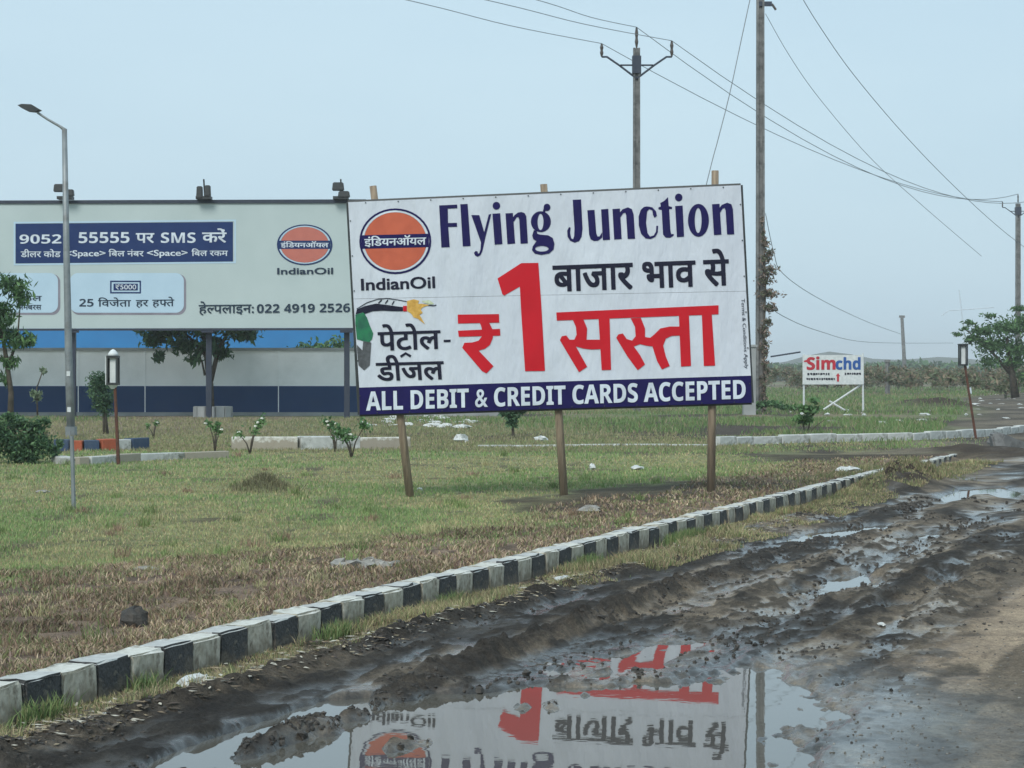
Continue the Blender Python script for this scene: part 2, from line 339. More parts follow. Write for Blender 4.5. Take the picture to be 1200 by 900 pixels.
def height(X, Y, full=False):
    s, t = st(X, Y)
    far = sstep(Y, 46, 58)
    kend = sstep(t, 34, 37)                                   # the kerb stops here
    lawn = .155 - .095 * sstep(s, .3, 6) + .03 * (fbm(X * .6, Y * .6, 3) - .5) + .03 * (fbm(X * 4, Y * 4, 3) - .5)
    n1 = fbm(X * 1.1, Y * 1.1, 3) - .5
    n2 = fbm(X * 5.5 + 40, Y * 5.5, 4) - .5
    n3 = np.abs(fbm(X * 9 + 9, Y * 9 + 70, 3) - .5)
    nr = fbm(s * 5.5, t * .55, 4) - .5                        # streaks along the wheel tracks
    churn = sstep(-s, .5, .9) * (1 - sstep(-s, 3.9, 4.6))
    n4 = fbm(X * 17, Y * 12 + 3, 3) - .5
    mud = .053 + .025 * n1 + (.02 + .018 * churn) * n2 + .042 * churn * nr - .012 * churn * n3 + .026 * churn * n4 + .012 * (s > -9) * 0
    clump = sstep(fbm(s * 12 + 5, t * 5 + 3, 4), .50, .64); clump2 = sstep(fbm(s * 6 + 1, t * 2 + 8, 4), .50, .62)
    mud = mud - .016 * churn + .012 * churn * clump + .012 * churn * clump2
    cold = (fbm(t * .8, s * 0 + 3, 2) - .5)
    ra = np.exp(-((s + .66 + .12 * cold) / .15) ** 2) * (1 - sstep(t, 8, 14))
    rb = np.exp(-((s + 1.60 + .10 * cold) / .13) ** 2) * (1 - sstep(t, 7, 12)) * (.22 + .78 * sstep(t, 1.0, 2.4))
    tread = .5 + .5 * np.sin(t * 2 * math.pi / .13 + 2.2 * np.sin(s * 9))
    mud = mud + ra * (.06 + .025 * tread + .05 * n2 + .03 * clump) + rb * (.07 + .03 * tread + .06 * n2 + .03 * clump)
    for c_, wd, am in ((-2.25, .16, .035), (-2.75, .1, -.035), (-3.35, .2, .045), (-3.8, .15, .05)):
        mud = mud + am * np.exp(-((s - c_ + .25 * cold) / wd) ** 2) * sstep(t, 4.5, 7)
    wall = sdf_poly(X, Y, BASIN); near = (Y < 22) & (s < 1)
    ed = (.16 * (fbm(X * 3, Y * 2.5, 5) - .5) + .22 * (fbm(X * 9, Y * 5, 4) - .5) * sstep(-s, 2.2, 3.0)) * 2
    mud = mud - .13 * (1 - sstep(wall + ed, -.16 - .35 * sstep(-s, 2.6, 3.3), .06 + .12 * sstep(-s, 2.6, 3.3)))
    mud = np.where(wall < .1, mud + .03 * np.clip(n2, 0, 1) * 0, mud)
    mud = mud - .13 * (1 - sstep(sdf_poly(X, Y, TROUGH) + ed * .3, -.06, .06)) * (1 - .6 * rb)
    wf = sdf_poly(X, Y, WETFLAT)
    mud = mud - .036 * (1 - sstep(wf, -.4, .5))
    for q_ in SPOTS:
        mud = mud - .085 * (1 - sstep(sdf_poly(X, Y, q_) + ed * .6, -.15, .15))
    # lumps standing out of the puddle
    for (px, py, r, a_) in ((478, 872, .17, .10), (455, 878, .1, .08), (505, 868, .1, .08), (575, 838, .12, .09), (610, 832, .16, .10), (650, 826, .2, .10), (690, 818, .14, .085), (1055, 684, .34, .10), (700, 845, .0001, 0)):
        c_ = gp(px, py, 0); d2 = ((X - c_[0]) / (r * .55)) ** 2 + ((Y - c_[1]) / (r * 1.6)) ** 2
        mud = mud + a_ * np.exp(-d2) * (.7 + 1.2 * n2 + .8 * n3)
    silt = .05 + .02 * n4 + .02 * n1 + .03 * sstep(-s, 4, 6) * sstep(t, 1, 5) + .010 * (fbm(s * 4, t * .6, 3) - .5) + .012 * n2
    ks = sstep(-s, 3.8, 4.5)
    road = mud * (1 - ks) + silt * ks
    road = np.where(wall < .05, np.minimum(road, mud), road)
    verge = -.004 + .02 * n2 + .012 * n1 + .035 * sstep(-s, .12, .5) + .02 * n4
    kv = 1 - sstep(-s, .38, .74 + .35 * sstep(t, 5, 12))
    road = road * (1 - kv) + verge * kv
    # spoil heap over the kerb
    c_ = gp(1043, 566, .05); dx, dy = X - c_[0], Y - c_[1]; al = dx * U[0] + dy * U[1]; ac = dx * NL[0] + dy * NL[1]
    heap = .33 * np.exp(-(al / 2.6) ** 2 - ((ac + .22) / .5) ** 2) * (.75 + 1.3 * n2 + .4 * n1 + 1.0 * n4)
    c2 = gp(1150, 534, .05); dx, dy = X - c2[0], Y - c2[1]
    heap2 = .25 * np.exp(-(dx / 1.2) ** 2 - (dy / 3) ** 2) * (.8 + 1.0 * n2)
    side = sstep(s, .03, .16)
    z = road * (1 - side) + lawn * side
    flat = .05 + .05 * (fbm(X * .3, Y * .3, 3) - .5) + .02 * n2
    z = z * (1 - kend) + flat * kend
    z = z * (1 - far) + (flat) * far
    c3 = gp(308, 574, .07); md = .20 * np.exp(-((X - c3[0]) / .28) ** 2 - ((Y - c3[1]) / .6) ** 2)
    c5 = gp(1110, 480, .05); rub = .9 * np.exp(-((X - c5[0]) / 1.8) ** 2 - ((Y - c5[1] - 4) / 5) ** 2) * (.6 + 1.5 * n2)
    z = z + heap + heap2 + md + np.clip(rub, 0, 2) + .02 * far * n1
    c4 = at(1700, 440, 900); z = z + 0 * c4[0]
    if full: return z, s, t, dict(n1=n1, n2=n2, churn=churn, ks=ks, kv=kv, side=side, wall=wall, wf=wf, far=far, kend=kend, heap=heap + heap2, clump=clump, clump2=clump2, n4=n4, ra=ra, rb=rb, rub=rub)
    return z
def hz(x, y): return float(height(np.array([float(x)]), np.array([float(y)]))[0])

def axis(lo, hi, step, outer_lo, outer_hi, g=1.09):
    a_ = list(np.arange(lo, hi, step)); st_ = step; x = hi
    while x < outer_hi: a_.append(x); st_ *= g; x += st_
    a_.append(outer_hi); st_ = step; x = lo; b_ = []
    while x > outer_lo: st_ *= g; x -= st_; b_.append(max(x, outer_lo))
    return np.array(sorted(set(b_ + a_)))
xs = axis(-3.1, 4.2, .018, -1600, 1900, 1.06)
ys = np.concatenate([axis(9.2, 17, .021, -120, 17.5, 1.25)[:-1], axis(17, 17.5, .03, 16.99, 2200, 1.009)[2:]])
ys = np.array(sorted(set(ys)))
GX, GY = np.meshgrid(xs, ys); shp = GX.shape; X, Y = GX.ravel(), GY.ravel()
Z, S, T, D = height(X, Y, True)
print('ground', shp)
def mixc(a_, b_, k): return a_ * (1 - k[:, None]) + b_ * k[:, None]
def C(*c_): return np.array([c_])
dark = C(.052, .048, .044); medm = C(.22, .188, .15); siltc = C(.40, .325, .25); siltw = C(.12, .115, .10)
big = fbm(X * .7, Y * .7, 4); str_ = fbm(S * 3, T * .3, 4)
col = mixc(dark, medm, sstep(str_ * .6 + big * .4, .44, .60))
col = mixc(col, dark, np.clip(D['ra'] + D['rb'], 0, 1) * .85)
col = mixc(col, C(.040, .038, .036), .7 * D['churn'] * np.maximum(D['clump'], .6 * D['clump2']))
sc_ = mixc(siltw, siltc, sstep(T + 3 * (big - .5), 1.6, 4.0))
sc_ = mixc(sc_, medm, .6 * sstep(str_, .5, .62))
sc_ = mixc(sc_, C(.06, .056, .05), .75 * sstep(fbm(X * 2.6, Y * 1.7 + 4, 5), .50, .62) * (1 - sstep(T, 4.0, 9)))
sc_ = mixc(sc_, C(.09, .078, .062), .6 * sstep(fbm(S * 2.2, T * .25 + 4, 4), .52, .62))
col = mixc(col, sc_, D['ks'])
vg = mixc(C(.085, .07, .052), C(.20, .165, .12), sstep(fbm(X * 3, Y * 2, 4), .4, .6))
col = mixc(col, vg, D['kv'] * .95)
brownw = np.clip(3.9 - .43 * np.clip(T - 6.3, 0, 99), 1.2 + .9 * sstep(T, 12, 16), 9) + 1.6 * (fbm(X * .9, Y * .5, 3) - .5)
green = sstep(S - brownw, -.5, .5)
lawnc = mixc(C(.25, .19, .15), C(.235, .25, .135), green)
lawnc = mixc(lawnc, C(.06, .048, .038), .6 * (1 - green) * sstep(fbm(X * 4 + 5, Y * 2.5, 4), .48, .6))
lawnc = mixc(lawnc, C(.075, .06, .045), .7 * sstep(fbm(X * 1.6 + 5, Y * 1.0, 4), .55, .8))
for q_, cc, sm in ((DIRTSTRIP, C(.055, .045, .037), .8), (POSTDIRT, C(.07, .057, .045), .6), (STRAW, C(.2, .175, .11), .8)):
    lawnc = mixc(lawnc, cc, (1 - sstep(sdf_poly(X, Y, q_) + .8 * (fbm(X * 1.5, Y * 1.5, 3) - .5) * 2, -sm, sm)) * .9)
col = mixc(col, lawnc, D['side'] * (1 - D['kend']))
farc = mixc(C(.14, .175, .085), C(.20, .17, .125), sstep(fbm(X * .12, Y * .06, 4), .48, .62))
farc = mixc(farc, C(.07, .06, .05), sstep(fbm(X * .25 + 8, Y * .12, 4), .56, .66))
rr = sdf_poly(X, Y, pg([(1085, 535), (1050, 540), (1120, 506), (1150, 478), (1110, 468), (1210, 460), (1500, 480), (1500, 560)], .05))
k2 = np.clip(D['far'] + D['kend'] * D['side'], 0, 1); col = mixc(col, farc, k2)
col = mixc(col, mixc(C(.08, .072, .062), C(.17, .15, .12), sstep(big, .4, .6)), (1 - sstep(rr, -1, 1.5)) * np.clip(D['kend'] + D['far'], 0, 1))
col = mixc(col, C(.06, .048, .038), sstep(D['heap'] + .5 * D['rub'], .05, .15))
wet = (1 - sstep(Z, .012, .052)) * (1 - D['side']) * (1 - D['far'])
wet = np.clip(wet * (1 - .5 * D['clump'] * (Z > .02)) + .85 * (1 - D['clump']) * (1 - .6 * D['clump2']) * (1 - D['side']) * (1 - D['kv']) * (1 - D['ks']) * (1 - D['far']) * sstep(fbm(S * 4 + 4, T * .6 + 9, 4), .47, .60) * (1 - np.clip(D['ra'] + D['rb'], 0, 1)), 0, 1)
wet = np.clip(wet + .75 * sstep(-S, 2.2, 3.0) * (1 - sstep(D['wall'], .05, 1.0 + 0 * S)), 0, 1)
wet = np.clip(wet + .35 * D['ks'] * (1 - sstep(T, 1.5, 4)), 0, 1)
col = col * (1 - .35 * (wet * (Z < .05)))[:, None]
ny, nx = shp; idx = np.arange(nx * ny).reshape(shp)
Fc = np.stack([idx[:-1, :-1], idx[:-1, 1:], idx[1:, 1:], idx[1:, :-1]], -1).reshape(-1, 4)
tag(np_mesh('ground', np.stack([X, Y, Z], 1), Fc, gm, col=col, extra={'wet': wet}, smooth=True), kind='structure')
a_ = [from_st(-.35, -12), from_st(-.35, 30), from_st(-9, 30), from_st(-9, -12)]
tag(MB().add([(x, y, 0) for x, y in a_], [(3, 2, 1, 0)]).build('puddle_water', wm), kind='structure')

# ------------------------------------------------------------------ flat print tools
_tc = {}
def text_tris(body, bold=0.0):
    k = (body, bold)
    if k in _tc: return _tc[k]
    cu = bpy.data.curves.new('t', 'FONT'); cu.body = body; cu.size = 1; cu.offset = bold; cu.resolution_u = 4
    o = bpy.data.objects.new('t', cu); COL.objects.link(o)
    dg = bpy.context.evaluated_depsgraph_get(); ev = o.evaluated_get(dg); me = ev.to_mesh()
    V = [(v.co.x, v.co.y) for v in me.vertices]; Fs = [tuple(p_.vertices) for p_ in me.polygons]
    ev.to_mesh_clear(); bpy.data.objects.remove(o); bpy.data.curves.remove(cu)
    par = list(range(len(V)))
    def fd(i):
        while par[i] != i: par[i] = par[par[i]]; i = par[i]
        return i
    for f in Fs:
        for i in f[1:]: par[fd(i)] = fd(f[0])
    ids = {}; comp = [ids.setdefault(fd(i), len(ids)) for i in range(len(V))]
    _tc[k] = (V, Fs, comp); return _tc[k]
def ref_h(ch, bold=0.0):
    V, _, _ = text_tris(ch, bold); return max(v[1] for v in V)
def cut_run(V, Fs, comp, frac):
    bm = bmesh.new(); vs = [bm.verts.new((x, y, 0)) for x, y in V]
    for f in Fs:
        try: bm.faces.new([vs[i] for i in f])
        except ValueError: pass
    xm = max(v[0] for v in V); x0 = min(v[0] for v in V); cut = x0 + (xm - x0) * frac
    bmesh.ops.bisect_plane(bm, geom=bm.verts[:] + bm.edges[:] + bm.faces[:], plane_co=(cut, 0, 0), plane_no=(1, 0, 0), clear_outer=True)
    bm.verts.index_update(); V2 = [(v.co.x, v.co.y) for v in bm.verts]; F2 = [tuple(v.index for v in f.verts) for f in bm.faces]; bm.free()
    return V2, F2, [0] * len(V2)
def compose(runs, bold=0.0):
    """runs: strings or (string, kept fraction) laid side by side"""
    V, Fs, comp = [], [], []; x = 0; k = 0
    for r in runs:
        if isinstance(r, str): a_, b_, c_ = text_tris(r, bold)
        else: a_, b_, c_ = cut_run(*text_tris(r[0], bold), r[1])
        b0 = len(V); V += [(p_[0] + x, p_[1]) for p_ in a_]; Fs += [tuple(b0 + i for i in f) for f in b_]; comp += [k + q_ for q_ in c_]
        k = max(comp) + 1; x += max(p_[0] for p_ in a_) - 2 * bold
    return V, Fs, comp
def sans(s_):           # upright bold sans capitals / digits
    r = ''
    for ch in s_:
        if 'A' <= ch <= 'Z': r += chr(0x1D5D4 + ord(ch) - 65)
        elif 'a' <= ch <= 'z': r += chr(0x1D5EE + ord(ch) - 97)
        elif '0' <= ch <= '9': r += chr(0x1D7EC + ord(ch) - 48)
        else: r += ch
    return r
class Print:
    """flat lettering and shapes laid on a plane, given in photograph pixels"""
    def __init__(s, plane, e=.006, tr=None): s.pl, s.e, s.mb, s.tr, s.k, s.done = plane, e, MB(), tr or (lambda x, y: (x, y)), 0, []
    def P(s, x, y, e=0): q = s.tr(x, y); return s.pl.p(q[0], q[1], s.e + e)
    def poly(s, pts, holes=(), de=None):
        if de is None: s.k += 1; de = .0006 * (s.k % 6)
        loops = [pts] + list(holes); flat = [q for l in loops for q in l]
        tri = tessellate_polygon([[Vector((x, y, 0)) for x, y in l] for l in loops])
        fs = []
        for t in tri:
            (x1, y1), (x2, y2), (x3, y3) = [flat[i] for i in t]
            fs.append(t if (x2 - x1) * (y3 - y1) - (x3 - x1) * (y2 - y1) < 0 else (t[0], t[2], t[1]))
        s.mb.add([s.P(x, y, de) for x, y in flat], fs); return s
    def ell(s, cx, cy, rx, ry, hole=None, n=40, rot=0):
        def L_(cx, cy, rx, ry): return [(cx + rx * math.cos(i * 2 * math.pi / n), cy + ry * math.sin(i * 2 * math.pi / n)) for i in range(n)]
        return s.poly(L_(cx, cy, rx, ry), [L_(*hole)] if hole else ())
    def stroke(s, pts, w_):
        L_, R_ = [], []
        for i, p_ in enumerate(pts):
            a_ = pts[max(i - 1, 0)]; b_ = pts[min(i + 1, len(pts) - 1)]; dx, dy = b_[0] - a_[0], b_[1] - a_[1]; l = math.hypot(dx, dy) or 1
            L_.append((p_[0] - dy / l * w_ / 2, p_[1] + dx / l * w_ / 2)); R_.append((p_[0] + dy / l * w_ / 2, p_[1] - dx / l * w_ / 2))
        return s.poly(L_ + R_[::-1])
    def text(s, body, BL, BR, TL, ref, bold=0.0):
        s.brk(); b0_ = min(bold, .006); V, Fs, comp = compose(body, b0_) if isinstance(body, list) else text_tris(body, b0_)
        if not V: return s
        if bold > b0_:                       # heavier weight: the glyph overprinted with small shifts
            V0, F0, c0 = V, Fs, comp; V, Fs, comp = [], [], []; e_ = bold - b0_
            for k_, (dx, dy) in enumerate(((-e_, -e_ * .7), (e_, -e_ * .7), (-e_, e_ * .7), (e_, e_ * .7))):
                n_ = len(V); V += [(x + dx, y + dy) for x, y in V0]; Fs += [tuple(n_ + i for i in f) for f in F0]; comp += [(q_ % 3) + 3 * k_ for q_ in c0]
        x0 = min(v[0] for v in V); x1 = max(v[0] for v in V); h = ref_h(ref, b0_)
        out = []
        for (x, y), c_ in zip(V, comp):
            a_ = (x - x0) / (x1 - x0); b_ = (y + bold * .5) / (h + bold * .5)
            px = BL[0] + a_ * (BR[0] - BL[0]) + b_ * (TL[0] - BL[0]); py = BL[1] + a_ * (BR[1] - BL[1]) + b_ * (TL[1] - BL[1])
            out.append(s.P(px, py, .0006 * (c_ % 12)))
        fs = []
        for f in Fs:
            (ax, ay), (bx, by), (cx, cy) = [V[i] for i in f[:3]]
            fs.append(f if (bx - ax) * (cy - ay) - (cx - ax) * (by - ay) > 0 else tuple(reversed(f)))
        s.mb.add(out, fs); return s
    def brk(s):                          # the next shapes become a piece of their own
        if s.mb.v: s.done.append(s.mb); s.mb = MB()
        return s
    def build(s, name, m, parent):
        s.brk(); return [b_.build(name, m, parent) for b_ in s.done][0]
def zt(ox, oy, k): return lambda x, y: (ox + x / k, oy + y / k)
def panel(mb, plane, c4, e, th, mi=0):
    f = [plane.p(x, y, e) for x, y in c4]; bk = [plane.p(x, y, e - th) for x, y in c4]
    mb.add(f + bk, [(3, 2, 1, 0), (4, 5, 6, 7), (0, 1, 5, 4), (1, 2, 6, 5), (2, 3, 7, 6), (3, 0, 4, 7)], mi); return mb
def lerp(a_, b_, t): return (a_[0] + (b_[0] - a_[0]) * t, a_[1] + (b_[1] - a_[1]) * t)

# ------------------------------------------------------------------ front advertising board
BP = Plane(29.3, .125)
TL, TR, BR, BL = (408, 237), (868, 217), (881, 472), (421.6, 486)
base = gp(660, 585, .06)
ad = thing('advertising_board', base, 'white petrol price board with big red numeral on three wooden posts', 'advertising board')
fL, fR = lerp(TL, BL, .455), lerp(TR, BR, .487)
g1 = lambda p_, d_: (p_[0], p_[1] + d_)
panel(MB(), BP, [TL, TR, g1(fR, -.15), g1(fL, -.15)], 0, .03).build('face_sheet', M['ad_white'], ad)
bl2, br2 = (421.0, 454.2), (880, 440.2)
panel(MB(), BP, [g1(fL, .15), g1(fR, .15), br2, bl2], -.002, .03).build('face_sheet', M['ad_white'], ad)
panel(MB(), BP, [bl2, br2, BR, BL], 0, .03).build('navy_strip', M['ad_navy'], ad)
fr = MB()
for a_, b_ in ((TL, TR), (TR, BR), (BR, BL), (BL, TL)):
    fr.tube([BP.p(*a_, -.035), BP.p(*b_, -.035)], .03, 6)
fr.tube([BP.p(*fL, -.065), BP.p(*fR, -.065)], .025, 6)
fr.build('frame', M['black_metal'], ad)
for top, bot in (((437, 218), (481, 588)), ((637, 216), (661, 584)), ((838, 200), (833, 573))):
    f_ = gp(bot[0], bot[1], .06)
    a_ = BP.p(top[0], top[1], -.13); bb = BP.p(lerp(top, bot, .68)[0], lerp(top, bot, .68)[1], -.13)
    f_ = Vector((f_[0], bb[1] - .0, hz(f_[0], bb[1]) - .05)); 
    f_[0] = (bot[0] - 600) * f_[1] / F
    mid = (a_ + bb) / 2 + Vector((.01, 0, 0))
    MB().tube([f_, bb, mid, a_], [.062, .058, .055, .052], 9).build('post', M['wood'], ad, smooth=True)

nm_ = M['black_metal']
for a_, b_, k_ in ((TL, TR, 12), (BL, BR, 12), (TL, BL, 6), (TR, BR, 6)):
    for i_ in range(k_):
        q_ = lerp(a_, b_, (i_ + .5) / k_); cx_, cy_ = q_[0] + (645 - q_[0]) * .006, q_[1] + (350 - q_[1]) * .012
        MB().tube([BP.p(cx_, cy_, .0005), BP.p(cx_, cy_, .012)], .010, 6).build('nail', nm_, ad)
t1 = zt(505, 220, 7.5); pr = Print(BP, tr=t1)
pr.poly([(72, 155), (230, 148), (232, 180), (148, 184), (150, 310), (228, 308), (230, 343), (152, 345), (165, 522), (92, 525)])
pr.poly([(258, 145), (322, 142), (348, 512), (280, 515)])
pr.poly([(355, 240), (425, 240), (468, 390), (508, 235), (530, 230), (480, 430), (452, 555), (435, 592), (410, 606), (388, 596), (378, 572), (392, 556), (410, 560), (412, 578), (425, 575), (436, 540), (440, 480)])
pr.ell(575, 158, 33, 34, n=20); pr.poly([(540, 228), (608, 224), (628, 494), (560, 500)])
pr.poly([(655, 225), (720, 222), (740, 490), (672, 496)])
pr.poly([(715, 270), (735, 240), (765, 218), (795, 213), (822, 222), (838, 250), (852, 488), (788, 492), (776, 280), (768, 258), (752, 262), (728, 300)])
pr.ell(966, 298, 88, 92, hole=(963, 300, 26, 72), n=28)
pr.stroke([(990, 225), (1000, 185), (1020, 172)], 22); pr.ell(1020, 172, 30, 32, n=16)
pr.poly([(905, 372), (890, 420), (900, 452), (928, 468), (895, 515), (888, 548), (912, 578), (970, 590), (1040, 577), (1078, 542), (1085, 490), (1070, 442), (1030, 418), (960, 412), (935, 404), (930, 380)],
        [[(975 + 60 * math.cos(i * .449), 536 + 25 * math.sin(i * .449)) for i in range(14)]])
t2 = zt(655, 210, 5.714); pr.tr = t2
pr.poly([(92, 138), (148, 135), (158, 330), (152, 385), (135, 415), (105, 425), (75, 412), (58, 385), (55, 345), (68, 320), (78, 325), (75, 360), (82, 395), (95, 402), (102, 380), (104, 330)])
pr.poly([(190, 208), (238, 205), (250, 360), (258, 383), (272, 383), (290, 355), (290, 390), (262, 412), (235, 414), (212, 402), (202, 370)])
pr.poly([(282, 202), (330, 198), (342, 405), (294, 408)])
pr.poly([(358, 200), (408, 196), (420, 400), (370, 404)])
pr.poly([(403, 230), (425, 202), (462, 188), (488, 200), (500, 235), (510, 398), (460, 400), (450, 240), (444, 224), (430, 228), (408, 260)])
pr.poly([(590, 182), (625, 188), (650, 215), (656, 245), (640, 258), (630, 240), (625, 208), (605, 200), (590, 215), (583, 290), (593, 360), (610, 384), (635, 376), (650, 350), (652, 312), (664, 312), (662, 355), (645, 385), (615, 400), (580, 396), (550, 365), (535, 310), (533, 250), (548, 205), (568, 186)])
pr.poly([(678, 160), (705, 145), (730, 120), (735, 180), (757, 186), (757, 200), (738, 200), (746, 340), (752, 368), (768, 366), (768, 378), (745, 392), (715, 391), (697, 370), (688, 205), (666, 202), (666, 190), (682, 182)])
pr.ell(802, 122, 25, 26, n=20); pr.poly([(778, 180), (828, 176), (838, 384), (790, 388)])
pr.ell(934, 275, 70, 110, hole=(932, 276, 23, 84), n=36)
pr.poly([(1025, 168), (1075, 164), (1088, 370), (1038, 374)])
pr.poly([(1070, 200), (1090, 172), (1127, 157), (1155, 168), (1165, 200), (1174, 368), (1126, 370), (1116, 210), (1110, 192), (1096, 196), (1075, 230)])
pr.build('headline_lettering', M['ad_navy'], ad)

pr = Print(BP, tr=zt(640, 350, 5.4545))
pr.poly([(65, 88), (1102, 42), (1102, 100), (68, 140)], de=0)
pr.poly([(335, 125), (405, 122), (415, 455), (355, 457)], de=.0008)
pr.poly([(168, 130), (235, 125), (262, 190), (258, 262), (345, 262), (347, 322), (290, 325), (235, 318), (190, 305), (262, 435), (210, 470), (150, 370), (88, 265), (100, 240), (128, 235), (150, 262), (180, 262), (195, 230), (190, 180)], de=.0016)
pr.poly([(540, 125), (605, 122), (632, 190), (632, 245), (665, 250), (690, 230), (730, 190), (790, 178), (860, 178), (862, 235), (800, 238), (765, 255), (748, 300), (765, 370), (790, 430), (740, 452), (710, 400), (690, 340), (680, 305), (640, 300), (600, 290), (560, 305), (600, 360), (632, 420), (585, 457), (520, 370), (448, 250), (462, 228), (490, 222), (515, 258), (550, 268), (572, 240), (568, 180)], de=.0016)
pr.poly([(848, 95), (912, 92), (926, 430), (862, 434)], de=.0008)
pr.poly([(995, 92), (1058, 90), (1080, 428), (1008, 430)], de=.0008)
pr.tr = zt(520, 300, 6)
pr.poly([(98, 412), (388, 408), (390, 468), (100, 475)], de=0); pr.poly([(100, 525), (395, 512), (398, 560), (106, 568)], de=0)
pr.poly([(240, 440), (300, 438), (325, 480), (345, 520), (345, 575), (325, 625), (290, 652), (245, 665), (350, 775), (300, 825), (270, 810), (130, 645), (145, 610), (200, 608), (245, 595), (268, 565), (272, 530), (262, 490)], de=.0008)
pr.poly([(378, 158), (545, 50), (665, 48), (685, 330), (712, 808), (572, 810), (545, 400), (535, 215), (425, 278), (412, 268)])
pr.build('red_lettering', M['ad_red'], ad)

pr = Print(BP, tr=zt(640, 285, 5.217)); DV = 'त'
pr.text('बाजार भाव से', (44, 296), (1122, 256), (38, 140), DV, .022); pr.build('market_line_lettering', M['ad_dark'], ad)
pr = Print(BP, tr=zt(410, 340, 7.5))
pr.text('पेटोल', (250, 532), (802, 514), (243, 372), DV, .02); pr.stroke([(445, 585), (490, 555), (535, 582)], 22)
pr.poly([(825, 437), (885, 435), (885, 455), (825, 457)])
pr.text('डीजल', (238, 798), (835, 782), (226, 642), DV, .02); pr.build('fuel_lettering', M['ad_dark'], ad)
pr = Print(BP, tr=zt(410, 235, 8.18)); pr.text('IndianOil', (108, 862), (818, 838), (104, 752), 'I', .022)
pr.build('logo_lettering', M['ad_dark'], ad)
pr = Print(BP); pr.text(sans('ALL DEBIT & CREDIT CARDS ACCEPTED'), (429, 481.2), (874, 467.2), (428.6, 459.2), sans('E'), .012)
pr.build('white_lettering', M['ad_lilac'], ad)
pr = Print(BP); pr.text('Terms & Conditions Apply', (868.6, 350), (873, 432), (872.6, 350), 'T', .0); pr.build('small_print', M['ad_dark'], ad)

def roundel(parent, plane, tr, cx, cy, rx, ry, slope, mo, mn, mwht, text_m, e=.006):
    k = rx
    lg = Print(plane, e, tr).ell(cx, cy, rx, ry, hole=(cx, cy, rx * .945, ry * .945)).build('roundel', mn, parent)
    Print(plane, e, tr).ell(cx, cy, rx * .935, ry * .935, hole=(cx, cy, rx * .885, ry * .885)).build('white_ring', mwht, lg)
    Print(plane, e, tr).ell(cx, cy, rx * .87, ry * .88).build('orange_disc', mo, lg)
    b_ = ry * .205
    Print(plane, e + .003, tr).poly([(cx - rx * .94, cy - b_ + slope), (cx + rx * .93, cy - b_ - slope), (cx + rx * .93, cy + b_ - slope), (cx - rx * .94, cy + b_ + slope)]).build('band', mn, lg)
    Print(plane, e + .005, tr).text('इंिडयनऑयल', (cx - rx * .86, cy + b_ * .62 + slope), (cx + rx * .86, cy + b_ * .62 - slope), (cx - rx * .86, cy - b_ * .42 + slope), DV, .02).build('band_lettering', text_m, lg)
    return lg
roundel(ad, BP, zt(410, 235, 8.18), 435, 390, 345, 315, 8, M['ad_orange'], M['ad_navy'], M['ad_lilac'], M['ad_lilac'])

nz_ = Print(BP, tr=zt(410, 340, 7.5)).poly([(48, 215), (120, 196), (150, 240), (175, 310), (205, 380), (195, 430), (170, 458), (120, 448), (62, 432), (48, 300)]).build('nozzle_print', M['ad_green'], ad)
Print(BP, tr=zt(410, 340, 7.5)).poly([(62, 480), (110, 530), (117, 451), (188, 460), (175, 660), (125, 705), (75, 660), (62, 520)]).build('nozzle_spout', M['ad_grey'], nz_)
pr = Print(BP, tr=zt(410, 340, 7.5)).poly([(50, 212), (62, 170), (130, 140), (230, 118), (330, 130), (430, 145), (466, 148), (466, 185), (380, 185), (290, 180), (200, 185), (130, 210), (115, 194)])
pr.stroke([(60, 165), (150, 110), (240, 80), (320, 72), (420, 85), (500, 100)], 7); pr.stroke([(250, 115), (280, 85)], 10); pr.stroke([(310, 118), (335, 85)], 10); pr.stroke([(370, 128), (390, 95)], 9)
pr.stroke([(640, 130), (740, 137), (760, 130)], 9); pr.build('hose_print', M['ad_dark'], nz_)
Print(BP, tr=zt(410, 340, 7.5)).poly([(468, 138), (500, 138), (500, 188), (468, 186)]).build('hose_collar', M['ad_red'], nz_)
pr = Print(BP, tr=zt(410, 340, 7.5)).poly([(502, 95), (560, 80), (608, 92), (600, 120), (640, 120), (700, 130), (640, 150), (622, 170), (640, 200), (612, 215), (660, 300), (595, 250), (560, 240), (545, 215), (530, 200), (504, 185)])
pr.build('flower_print', M['ad_yellow'], nz_)
Print(BP, .0075, zt(410, 340, 7.5)).poly([(630, 95), (700, 88), (740, 120), (715, 126), (650, 112)]).build('leaf_print', M['ad_pale'], nz_)

# ------------------------------------------------------------------ large billboard behind
DB = 85.0; BB = Plane(DB)
bb = thing('billboard', (at(243, 440, DB).x, DB, .05), 'long pale green helpline billboard with navy text panel on dark posts', 'billboard')
XL = -190
panel(MB(), BB, [(XL, 239), (417, 238), (417, 384.2), (XL, 385.5)], 0, .15).build('face_panel', M['bb_face'], bb)
fr = MB()
panel(fr, BB, [(XL - 2, 235.5), (429, 233.5), (429, 238), (XL - 2, 239)], .06, .3)
panel(fr, BB, [(XL, 385.6), (417, 384.3), (417, 387), (XL, 388)], .05, .3)
fr.build('frame', M['dark_steel'], bb)
for px in (-80, 83, 243, 405.5):
    pb = MB(); pb.box((at(px, 440, DB).x, DB + .45, at(px, 386, DB).z / 2 + 2.2), (.22, .22, at(px, 386, DB).z + 4.3)).build('post', M['dark_steel'], bb)
    MB().box((at(px, 440, DB).x, DB + .2, at(px, 388.3, DB).z), (.5, .5, .1)).build('bracket', M['dark_steel'], bb)
